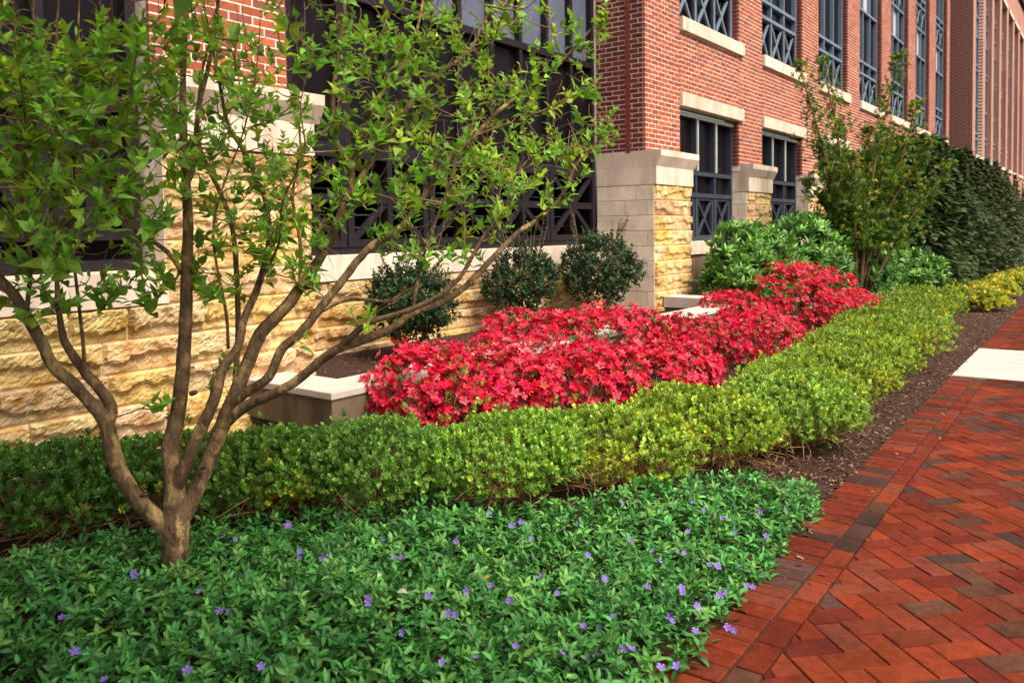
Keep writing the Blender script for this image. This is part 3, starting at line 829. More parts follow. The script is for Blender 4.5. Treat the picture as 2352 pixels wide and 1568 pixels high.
# ================================================================== clipped hedge
HEDGE_G = 'low clipped hedge shrubs around the bed'
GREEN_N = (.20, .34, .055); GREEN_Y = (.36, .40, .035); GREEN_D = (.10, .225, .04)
def hedge_shrub(u, v, rx, ry, h, lab, seed, col=GREEN_N, n=1500, leaf=.027, yellow=.15, twigs=80):
    base = on_ground(u, v, 0.0)
    root = empty('hedge_shrub', base)
    tag(root, lab, 'shrub', HEDGE_G)
    c = base+np.array([0, 0, h*.50])
    p, nr, r = lobes(c, (rx*1.12, ry*1.12, h*.58), int(n*1.15), seed, 14, (.24, .50), .16, -.8, .3)
    up_ = p[:, 2]-base[2]
    hi = up_ > h; p[hi, 2] = base[2]+h+(up_[hi]-h)*.35
    ok = up_ > .03; p, nr = p[ok], nr[ok]
    thin = r.random(len(p)) < np.clip(.02+(p[:, 2]-base[2])/h*1.75, 0, 1); p, nr = p[thin], nr[thin]
    k_ = r.random(len(p)) < .035; p[k_] += nr[k_]*r.uniform(.02, .07, (int(k_.sum()), 1))+np.array([0, 0, .02])
    ny = (np.sin(p[:, 0]*9+seed)+np.sin(p[:, 1]*11+2*seed)+np.sin(p[:, 2]*13) + r.normal(size=len(p))*.8) > 2.6-4.2*yellow
    V, Q, T, C = sprigs(p, nr, r, 8, leaf, .035, col, DIA, .6, .8, pal2=GREEN_Y, mixp=ny)
    obj('foliage', make_mesh('foliage', V-base, Q, T, MT['hedge'], C), root)['kind'] = 'stuff'
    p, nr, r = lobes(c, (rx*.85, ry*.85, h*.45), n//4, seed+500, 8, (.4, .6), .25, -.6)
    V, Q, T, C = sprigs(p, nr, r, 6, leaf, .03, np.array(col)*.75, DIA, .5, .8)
    obj('inner_foliage', make_mesh('inner_foliage', V-base, Q, T, MT['hedge'], C), root)['kind'] = 'stuff'
    if twigs:
        m = MB()
        for k in range(twigs):
            a = r.uniform(0, 2*pi); q = np.array([cos(a)*rx, sin(a)*ry, 0])
            p0 = base+q*r.uniform(0, .3); p2 = base+q*r.uniform(.7, 1.0)+np.array([0, 0, h*r.uniform(.04, .5)])
            p1 = (p0+p2)/2+np.array([0, 0, h*.12])+r.normal(size=3)*.05
            p3 = p2+r.normal(size=3)*.05
            tube(m, [p0, p1, p2, p3], [.0035, .0024, .0017, .001], 4, None, 0, 2)
        m.build('bare_stems', MT['dry'], root)
    return root
HS = [
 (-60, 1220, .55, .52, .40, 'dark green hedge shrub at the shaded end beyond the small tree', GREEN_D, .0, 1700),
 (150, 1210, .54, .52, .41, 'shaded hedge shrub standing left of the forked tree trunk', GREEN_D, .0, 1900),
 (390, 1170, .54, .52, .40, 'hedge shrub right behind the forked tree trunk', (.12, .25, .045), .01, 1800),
 (630, 1165, .54, .52, .41, 'hedge shrub in front of the planter corner with bare twigs below', (.15, .29, .05), .02, 2100),
 (860, 1155, .52, .54, .45, 'rounded hedge shrub between planter end and periwinkle', (.18, .34, .065), .03, 2500),
 (1170, 1135, .55, .53, .44, 'bright rounded hedge shrub in front of the nearest azalea', (.22, .38, .06), .10, 2700),
 (1420, 1105, .50, .50, .45, 'yellowish hedge shrub with dry twigs between two rounder ones', (.24, .36, .05), .35, 2300),
 (1630, 1062, .54, .50, .48, 'hedge shrub before the corner, yellow tipped under the azaleas', (.25, .37, .05), .3, 2500),
 (1815, 1022, .57, .50, .52, 'large pale green hedge shrub on the corner beside the mulch', (.24, .38, .07), .1, 3200),
]
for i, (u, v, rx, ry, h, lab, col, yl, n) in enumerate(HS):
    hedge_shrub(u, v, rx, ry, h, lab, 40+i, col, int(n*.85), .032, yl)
nth = ['first', 'second', 'third', 'fourth', 'fifth', 'sixth', 'seventh', 'eighth', 'ninth', 'tenth']
for k in range(9):
    s = 5.75+1.02*k + .05*k*k; t = 1.66+.03*k+.012*k*k
    q = W(s, t); d = q-CAM_POS; z = d@_F
    u, v = PCX+PF*(d@_R)/z, PCY-PF*(d@_U)/z
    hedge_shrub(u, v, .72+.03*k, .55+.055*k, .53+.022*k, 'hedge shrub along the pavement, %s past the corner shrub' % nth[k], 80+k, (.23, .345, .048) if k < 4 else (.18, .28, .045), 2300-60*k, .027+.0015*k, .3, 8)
# low yellow-green plants past the hedge
for k in range(8):
    b = W(18.6+2.3*k, 1.75+.25*(k % 2), 0)
    root = empty('edging_plant', b)
    tag(root, ('low golden edging plant right at the far end of the hedge' if k == 0 else 'low golden edging plant second past the hedge end' if k == 1 else 'low golden edging plant among the distant ones beyond the hedge'), 'plant', 'golden edging plants past the hedge')
    p, nr, r = shell(b+np.array([0, 0, .1]), (.7, .45, .34), 500, 300+k, .25, .15, 0)
    V, Q, T, C = sprigs(p, nr, r, 6, .10, .05, (.45, .42, .05), DIA, .4, .8, pal2=(.2, .27, .05))
    obj('foliage', make_mesh('foliage', V-b, Q, T, MT['hedge'], C), root)['kind'] = 'stuff'
# dry grass tuft inside the hedge
b = on_ground(1470, 1120, 0)
root = empty('dry_grass_tuft', b); tag(root, 'dry straw-coloured grass tuft sprawling out between hedge shrubs', 'grass tuft')
m = MB(); r = np.random.default_rng(5)
for k in range(90):
    a = r.uniform(0, 2*pi); L = r.uniform(.12, .32); q = np.array([cos(a), sin(a), 0])
    p0 = b+q*r.uniform(0, .05)+np.array([0, 0, .03]); p1 = p0+q*L*.45+np.array([0, 0, r.uniform(.05, .22)]); p2 = p0+q*L+np.array([0, 0, r.uniform(-.0, .16)])
    tube(m, [p0, p1, p2], [.0016, .0013, .0006], 3, None, 0, 3)
m.build('blades', MT['dry'], root)['kind'] = 'stuff'

# ================================================================== periwinkle ground cover
VIN = leaf_tpl([0, .22, .5, .78, 1.0], [.02, .16, .215, .145, .01], .35, .30, 1.3)
poly = [(0.2, 1.03), (1.3, .985), (2.2, 1.0), (2.6, 1.02), (3.35, 1.055), (4.15, 1.06), (4.3, 1.2), (4.05, 1.5), (3.6, 1.85), (3.1, 2.3), (2.75, 2.8), (2.35, 3.2), (1.9, 3.4), (1.3, 3.4), (.2, 3.3), (-.6, 2.8)]
pp = np.array(poly)
def inside(q):
    x, y = q[:, 0], q[:, 1]; c = np.zeros(len(q), bool); n = len(pp)
    for i in range(n):
        x0, y0 = pp[i]; x1, y1 = pp[(i+1) % n]
        hit = ((y0 > y) != (y1 > y)) & (x < (x1-x0)*(y-y0)/(y1-y0+1e-12)+x0); c ^= hit
    return c
r = np.random.default_rng(21)
cells = []
st = .045
gx, gy = np.meshgrid(np.arange(-.8, 4.5, st), np.arange(.9, 3.5, st))
q = np.stack([gx.ravel(), gy.ravel()], -1) + r.uniform(-st*.6, st*.6, (gx.size, 2))
q = q[inside(q)]
base = on_ground(1000, 1350, 0)
vroot = empty('periwinkle_patch', base)
tag(vroot, 'broad glossy green periwinkle ground cover dotted with violet flowers below the hedge', 'ground cover', None, 'stuff')
def und(s, t): return .03*np.sin(3.1*s+1.3*t)+.025*np.sin(5.3*t-2.2*s+1)+.02*np.sin(9*s)*np.sin(8*t)
Ds, Ps, Us, Ls, Cs = [], [], [], [], []
for lev, npair in ((0, 2), (1, 4)):
    pick = r.random(len(q)) < (1.0 if lev else .8)
    qq = q[pick]+r.normal(size=(pick.sum(), 2))*.008; N = len(qq)
    edge = np.minimum.reduce([np.clip((qq[:, 1]-.98)/.12, .35, 1)])
    top = (.085+und(qq[:, 0], qq[:, 1]) + r.uniform(-.02, .045, N))*edge*(1.0 if lev else .5)+.015
    ax = unit(np.stack([r.normal(size=N)*.4-.05, r.normal(size=N)*.4-.12, np.ones(N)], -1))
    a0 = unit(np.cross(ax, r.normal(size=(N, 3)))); b0 = np.cross(ax, a0)
    P0 = np.array([W(a, b_, 0) for a, b_ in qq]); P0[:, 2] += top
    hue = np.array([.046, .175, .036])[None]*np.exp(r.normal(size=(N, 1))*.22)
    young = r.random(N) < .25; hue[young] = np.array([.10, .25, .05])*np.exp(r.normal(size=(young.sum(), 1))*.15)
    for k in range(npair):
        for sg in (1, -1):
            th = k*pi/2 + r.uniform(-.3, .3, (N, 1)); rad = (a0*np.cos(th)+b0*np.sin(th))*sg
            t = k/npair
            Ds.append(rad*(1.0-.45*t)+ax*(.25+.9*t)*r.uniform(.5, 1.3, (N, 1)) + r.normal(size=(N, 3))*.12); Us.append(ax+r.normal(size=(N, 3))*.15)
            Ps.append(P0-ax*(1-t)*.045); Ls.append(r.uniform(.034, .054, N)*(1-.35*t)*np.where(r.random(N) < .9, 1, .0)); Cs.append(hue*(.8+.5*t)*r.uniform(.8, 1.2, (N, 1)))
D, Pp, U, Ls, Cs = (np.concatenate(x) for x in (Ds, Ps, Us, Ls, Cs))
ok = Ls > .005
V, Q, T, C = instance(VIN, frames(D[ok], U[ok]), Pp[ok], Ls[ok], Cs[ok])
obj('leaves', make_mesh('leaves', V-base, Q, T, MT['vinca'], C), vroot)['kind'] = 'stuff'
# violet flowers
PET = leaf_tpl([0, .35, .7, 1.0], [.05, .2, .36, .3], .1, -.12, 1.05)
def flower_tpl(n=5, tilt=.25, pet=PET, inner=.75):
    Vs, Qs, Ts, Ss = [], [], [], []; off = 0
    for k in range(n):
        a = 2*pi*k/n; ca, sa = cos(a), sin(a)
        v = pet[0].copy(); v[:, 2] += v[:, 1]*tilt
        x, y = v[:, 0].copy(), v[:, 1].copy()
        v[:, 0] = x*ca - y*sa; v[:, 1] = x*sa + y*ca
        Vs.append(v); Qs.append(pet[1]+off); Ss.append(pet[3]*(inner+(1-inner)*np.clip(y, 0, 1)*1.25)); off += len(v)
    return np.concatenate(Vs), np.concatenate(Qs), np.zeros((0, 3), int), np.concatenate(Ss)
VF = flower_tpl()
fmeshes = []
for k in range(5):
    c = np.array([.27, .17, .60])*random.uniform(.8, 1.25)
    fmeshes.append(make_mesh('flower', VF[0]*.0122, VF[1], None, MT['petal'], c[None]*VF[3][:, None]))
r = np.random.default_rng(77)
FL = [(540, 1240), (690, 1278), (458, 1358), (525, 1405), (155, 1415), (105, 1340), (905, 1280), (1047, 1243), (883, 1237), (1070, 1357), (1130, 1345), (843, 1373), (985, 1370), (1126, 1178), (1196, 1200), (1222, 1240), (1330, 1200), (1430, 1155), (1388, 1333), (1487, 1347), (1452, 1490), (1408, 1418), (1380, 1440), (1340, 1437), (1600, 1392), (1597, 1450), (1654, 1366), (1630, 1297), (1648, 1300), (1690, 1225), (1747, 1173), (1617, 1170), (1640, 1120), (1515, 1287), (1555, 1270), (1580, 1220), (1450, 1240), (1350, 1275), (1240, 1325), (1280, 1362), (1170, 1378), (1030, 1408), (925, 1452), (1093, 1510), (1015, 1520), (1185, 1483), (1290, 1500), (1352, 1510), (1555, 1530), (1518, 1533), (600, 1530), (430, 1540), (240, 1560), (170, 1495), (305, 1315), (1760, 1230), (1810, 1165), (1700, 1300), (1715, 1345), (1670, 1440), (1565, 1350), (1540, 1415), (1500, 1265), (1660, 1190), (1590, 1155), (755, 1275), (660, 1205)]
for u, v in FL:
    for j in range(1 if r.random() < .65 else 2):
        p = on_ground(u+r.normal()*14*j, v+r.normal()*8*j, .16 if v > 1200 else .15)
        f = obj('flower', fmeshes[int(r.integers(5))], vroot, p-base)
        tocam = unit(CAM_POS-p)
        f.rotation_euler = Vector(unit(np.array([0, 0, .8])+tocam*.7+r.normal(size=3)*.45)).to_track_quat('Z', 'Y').to_euler()
        f.scale = [float(r.uniform(.8, 1.2))]*3
# pale fallen petals and leaves
for u, v, sz, nm, lab, c in ((912, 1357, .035, 'fallen_leaf', 'pale dried leaf lying on the periwinkle near the violet flowers', (.6, .57, .52)), (868, 1325, .022, 'fallen_leaf', 'small cream leaf caught upright among periwinkle stems', (.6, .55, .45)), (1113, 1328, .018, 'fallen_leaf', 'tiny orange leaf resting on the periwinkle', (.55, .2, .02))):
    p = on_ground(u, v, .165)
    t = leaf_tpl([0, .3, .65, 1], [.03, .28, .25, .02], .3, .2)
    o = obj(nm, make_mesh(nm, t[0]*sz*1.3, t[1], None, MT['petal'], np.array(c)[None]*t[3][:, None]), None, p); o.rotation_euler = (.3, .2, u*.1)
    tag(o, lab, 'leaf')

# ================================================================== azaleas
APET = leaf_tpl([.0, .3, .65, 1.0], [.06, .2, .34, .12], .22, -.1, 1.0)
AZ = flower_tpl(5, .5, APET, .5)
LNC = leaf_tpl([0, .35, .7, 1], [.02, .15, .14, .01], .3, .2)
AZG = 'red azalea bushes behind the hedge'
azm = []
for k in range(8):
    c = np.array([.76, .015+.15*random.random()**3, .06+.2*random.random()**3])*random.uniform(.85, 1.12)
    azm.append(make_mesh('blossom', AZ[0], AZ[1], None, MT['petal'], c[None]*AZ[3][:, None]))
def azalea(pos, rad, lab, seed, ntr=260, parts=36, dark=1.0):
    base = np.asarray(pos, float); root = empty('azalea_bush', base); tag(root, lab, 'azalea', AZG)
    c = base+np.array([0, 0, rad[2]*.42])
    p, nr, r = lobes(c, (rad[0]*1.12, rad[1]*1.12, rad[2]*.66), int(ntr*1.25), seed, 9, (.34, .55), .10, -.6)
    D, P_, S_, Cc = [], [], [], []
    for k in range(4):
        j = r.normal(size=p.shape)
        D.append(unit(nr*.8+np.array([0, 0, .35])+j*.55)); P_.append(p+j*.030); S_.append(r.uniform(.026, .040, len(p)))
        h = np.array([.74, .012, .045])[None]*np.exp(r.normal(size=(len(p), 1))*.16)
        pk = r.random(len(p))**4; h[:, 1] += .16*pk; h[:, 2] += .015+.16*pk
        Cc.append(h*dark)
    D, P_, S_, Cc = (np.concatenate(x) for x in (D, P_, S_, Cc))
    up = unit(np.cross(D, r.normal(size=D.shape)))
    Rm = np.stack([up, np.cross(D, up), D], -1)
    score = ((P_-CAM_POS)@_F) - 2*P_[:, 2]; vis = np.argsort(((P_-c)*unit(c-CAM_POS)).sum(1))
    pick = set(vis[:parts*6:6].tolist())
    keep = np.array([i not in pick for i in range(len(D))])
    V, Q, T, C = instance(AZ, Rm[keep], P_[keep], S_[keep], Cc[keep])
    obj('blossoms', make_mesh('blossoms', V-base, Q, T, MT['petal'], C), root)['kind'] = 'stuff'
    for i in pick:
        o = obj('blossom', azm[int(r.integers(8))], root)
        Mx = Matrix(Rm[i].tolist()).to_4x4(); s = float(S_[i])
        o.matrix_basis = Matrix.Translation((P_[i]-base).tolist()) @ Mx @ Matrix.Scale(s, 4)
    p, nr, r = lobes(c, (rad[0]*1.06, rad[1]*1.06, rad[2]*.62), int(ntr*1.3), seed, 9, (.34, .55), .16, -.7)
    V, Q, T, C = sprigs(p, nr, r, 6, .045, .02, (.09, .17, .03), LNC, .5, .6, (.5, 1.0), .3, pal2=(.2, .24, .03), mixp=r.random(len(p)) < .12)
    obj('leaves', make_mesh('leaves', V-base, Q, T, MT['hedge'], C), root)['kind'] = 'stuff'
    stems(c, base, 16, .01, rad[0]*.8, rad[2]*.75, 'twig', root, r)
    return root
def azp(u, v, h): return on_ground(u, v, 0)
AZL = [
 ((985, 990), (.58, .56, .68), 'red azalea bush at the planter end, sprawling over the concrete', 320),
 ((1140, 970), (.54, .54, .62), 'red azalea bush second from the planter end, behind the hedge', 320),
 ((1340, 950), (.56, .54, .56), 'red azalea bush in the middle of the nearer drift', 360),
 ((1540, 920), (.56, .50, .54), 'red azalea bush at the pavement end of the nearer drift', 350),
 ((1200, 890), (.66, .56, .80), 'red azalea bush at the back of the drift against the planter coping', 360),
 ((1400, 870), (.72, .58, .80), 'red azalea bush at the back below the corner pier', 380),
 ((1580, 850), (.66, .54, .68), 'darker red azalea bush between the two drifts', 320),
 ((1740, 835), (.64, .57, .62), 'red azalea bush in front of the tall azalea mound', 330),
 ((1840, 780), (.95, .75, 1.15), 'tallest red azalea mound in front of the laurel', 560),
 ((1690, 790), (.72, .58, .78), 'red azalea bush leaning on the planter end by the laurel', 360),
 ((1945, 775), (.80, .55, .76), 'red azalea bush at the far end beside the pavement hedge', 380),
]
for i, ((u, v), rad, lab, n) in enumerate(AZL):
    azalea(on_ground(u, v, 0), rad, lab, 600+i, n, 27, .8 if 'darker' in lab else 1.0)

# ================================================================== dark glossy shrubs in the planter
OV = leaf_tpl([0, .3, .65, 1], [.03, .24, .22, .01], .3, .25)
def dark_shrub(pos, rad, lab, seed, n=700, shoots=10):
    base = np.asarray(pos, float); root = empty('evergreen_shrub', base); tag(root, lab, 'shrub', 'dark evergreen shrubs in the planter')
    Vs = []
    mb = MB()
    for (sc, nn, sd) in ((1.0, n, seed), (.72, n//2, seed+50)):
        c = base+np.array([0, 0, rad[2]*.5])
        p, nr, r = lobes(c, np.array((rad[0]*1.15, rad[1]*1.15, rad[2]*.56))*sc, nn, sd, 16, (.20, .42), .26, -.9)
        V, Q, T, C = sprigs(p, nr, r, 7, .050, .08, (.020, .046, .016), OV, .8, .6, (.6, 1.1), .35, pal2=(.05, .075, .02), mixp=r.random(len(p)) < .15)
        mb.add(V, Q, None, C)
    for k in range(shoots):
        a = r.uniform(0, 2*pi); p0 = base+np.array([cos(a)*rad[0]*.5, sin(a)*rad[1]*.5, rad[2]*r.uniform(.75, .95)]); e = p0+np.array([cos(a)*.08, sin(a)*.08, r.uniform(.12, .34)])
        ts = np.linspace(0, 1, 9)[:, None]; pts = p0+(e-p0)*ts
        V, Q, T, C = sprigs(pts, unit(np.tile(e-p0, (9, 1))), r, 2, .036, .0, (.035, .065, .025), OV, .4, .4, (.9, 1.2))
        mb.add(V, Q, None, C)
        m = MB(); tube(m, [p0, (p0+e)/2+r.normal(size=3)*.01, e], [.004, .003, .0015], 4); m.build('shoot', MT['twig'], root)
    mb.build('foliage', MT['glossy'], root)['kind'] = 'stuff'
    stems(base, base, 12, .01, rad[0]*.5, rad[2]*.8, 'twig', root, r, rr=.008)
def in_planter(u, y):
    q = on_y(u, 700, y); return np.array([q[0], y, .2])
dark_shrub(in_planter(945, 5.10), (.52, .45, 1.02), 'dark evergreen shrub behind the low tree limbs, nearest the left pier', 21, 1100)
dark_shrub(in_planter(1205, 5.38), (.46, .42, 1.12), 'narrow dark evergreen shrub in the middle of the planter', 22, 900)
dark_shrub(in_planter(1378, 5.25), (.72, .50, 1.26), 'widest dark evergreen shrub beside the corner stone pier', 23, 1700, 16)

# ================================================================== laurel
LAU = leaf_tpl([0, .3, .65, 1], [.02, .15, .14, .01], .25, .3, 1.2)
def laurel(pos, rad, lab, seed, n):
    base = np.asarray(pos, float); root = empty('laurel_shrub', base); tag(root, lab, 'shrub', 'broad laurel shrubs before the front windows')
    c = base+np.array([0, 0, rad[2]*.5]); mb = MB()
    for sc, nn, sd in ((1., n, seed), (.82, n//2, seed+9)):
        p, nr, r = lobes(c, np.array((rad[0]*1.12, rad[1]*1.12, rad[2]*.6))*sc, nn, sd, 11, (.32, .5), .12, -.8)
        V, Q, T, C = sprigs(p, nr, r, 9, .155, .07, (.085, .20, .042), LAU, .55, .5, (.35, 1.15), .25, pal2=(.15, .30, .065), mixp=r.random(len(p)) < .3)
        mb.add(V, Q, None, C)
    mb.build('foliage', MT['glossy'], root)['kind'] = 'stuff'
    stems(base, base, 14, .01, rad[0]*.7, rad[2]*.8, 'twig', root, r, rr=.012)
laurel((11.80, 4.34, gz(12, 4)), (1.30, .62, 1.68), 'big green laurel shrub beside the corner pier, below the first window', 51, 800)
laurel((13.5, 4.20, gz(14, 4)), (1.4, .8, 1.92), 'tall green laurel shrub under the second window', 52, 900)
laurel((15.3, 3.85, gz(15, 4)), (1.2, .8, 1.40), 'green laurel shrub standing behind the slim upright tree', 53, 620)
laurel((17.2, 3.3, gz(17, 3)), (1.0, .7, 1.30), 'laurel shrub past the slim upright tree, against dark evergreens', 54, 480)

# ================================================================== slim upright tree beyond the azaleas
CB = W(14.4, 3.15, 0)
cm = empty('upright_tree', CB); tag(cm, 'slim upright many-stemmed tree with small leaves in front of the brick wall', 'tree')
r = np.random.default_rng(91)
crown_p = []
for k, (du, top, lean) in enumerate(((-150, 150, -.4), (-95, 140, .1), (10, 300, .3), (80, 130, -.2), (120, 240, .5), (-60, 300, .6), (160, 320, -.3), (-30, 360, -.6), (60, 300, .2), (200, 380, .1), (-130, 420, .3), (-100, 330, -.3))):
    d0 = (CB-CAM_POS)@_F
    e = at_depth(1985+du*1.0, top, d0+lean)
    b0 = CB+np.array([r.normal()*.06, r.normal()*.06, 0]); 
    mid = b0*.5+e*.5 + np.array([r.normal()*.08, r.normal()*.08, .1]); mid[:2] = b0[:2]*.6+e[:2]*.4 + r.normal(size=2)*.05
    m = MB(); P_ = tube(m, [b0, mid, e], [.036, .022, .006], 6, None, .05, 6); m.build('stem', MT['bark2'], cm)
    n0 = len(P_)
    for i in range(3, n0):
        t = i/(n0-1)
        for j in range(9 if t < .8 else 5):
            L = (.75*(1-t)+.10)*r.uniform(.4, 1.15); a = r.uniform(0, 2*pi)
            dv = np.array([cos(a), sin(a), .45])
            for q in range(int(3+L*12)):
                crown_p.append(P_[i]+(P_[min(i+1, n0-1)]-P_[i])*r.random()+dv*L*(q+1)/(3+L*12)+r.normal(size=3)*.03)
crown_p = np.array(crown_p); crown_p = crown_p[crown_p[:, 2] > CB[2]+1.25]
V, Q, T, C = sprigs(crown_p, unit(r.normal(size=crown_p.shape)+np.array([0, 0, .4])), r, 6, .058, .06, (.070, .15, .028), OV, .3, .6, (.7, 1.2), .3, pal2=(.26, .26, .03), mixp=r.random(len(crown_p)) < .18)
obj('foliage', make_mesh('foliage', V-CB, Q, T, MT['leaf'], C), cm)['kind'] = 'stuff'

# ================================================================== dark evergreen row
SPR = (np.array([(-.16, 0, 0), (.16, 0, 0), (.30, .5, -.03), (-.28, .55, -.03), (0, 1.0, -.18)]), np.array([(0, 1, 2, 3)]), np.array([(3, 2, 4)]), np.array([.8, .8, 1., 1., 1.15]))
for k in range(13):
    s = 20.6+2.2*k+.14*k*k; t = 3.7; b = W(s, t, 0); h = 3.75+.15*k+.3*((k*37) % 5)/5
    root = empty('evergreen_tree', b)
    tag(root, ('dark columnar evergreen starting the row, just past the last laurel' if k == 0 else 'second dark evergreen of the row past the laurel' if k == 1 else 'dark columnar evergreen further along the dense row before the wing'), 'tree', 'dark evergreens in a row along the wing')
    m = MB(); tube(m, [b, b+np.array([.02, .03, h*.5]), b+np.array([0, 0, h*.93])], [.07, .05, .015], 6); m.build('trunk', MT['bark2'], root)
    r = np.random.default_rng(400+k); N = 5200-220*k
    zz = r.random(N)**.85; a = r.uniform(0, 2*pi, N)
    R0 = 1.45*np.sqrt(np.clip(1-(zz*1.02-.18)**2*1.05, .04, 1))*np.clip(1.22-zz*.85, .1, 1)*(1+.16*np.sin(3*a+9*zz+k)+.12*np.sin(7*a-14*zz))
    rr = R0*(1-np.abs(r.normal(size=N))*.14)
    p = b+np.stack([np.cos(a)*rr, np.sin(a)*rr, zz*h+.02], -1)
    d = np.stack([np.cos(a), np.sin(a), r.uniform(-.35, .25, N)], -1)+r.normal(size=(N, 3))*.35
    c = np.array([.034, .056, .014])[None]*np.exp(r.normal(size=(N, 1))*.4)
    V, Q, T, C = instance(SPR, frames(d, np.tile([0, 0, 1.], (N, 1))+r.normal(size=(N, 3))*.2), p, r.uniform(.14, .28, N), c)
    obj('crown', make_mesh('crown', V-b, Q, T, MT['needle'], C), root)['kind'] = 'stuff'

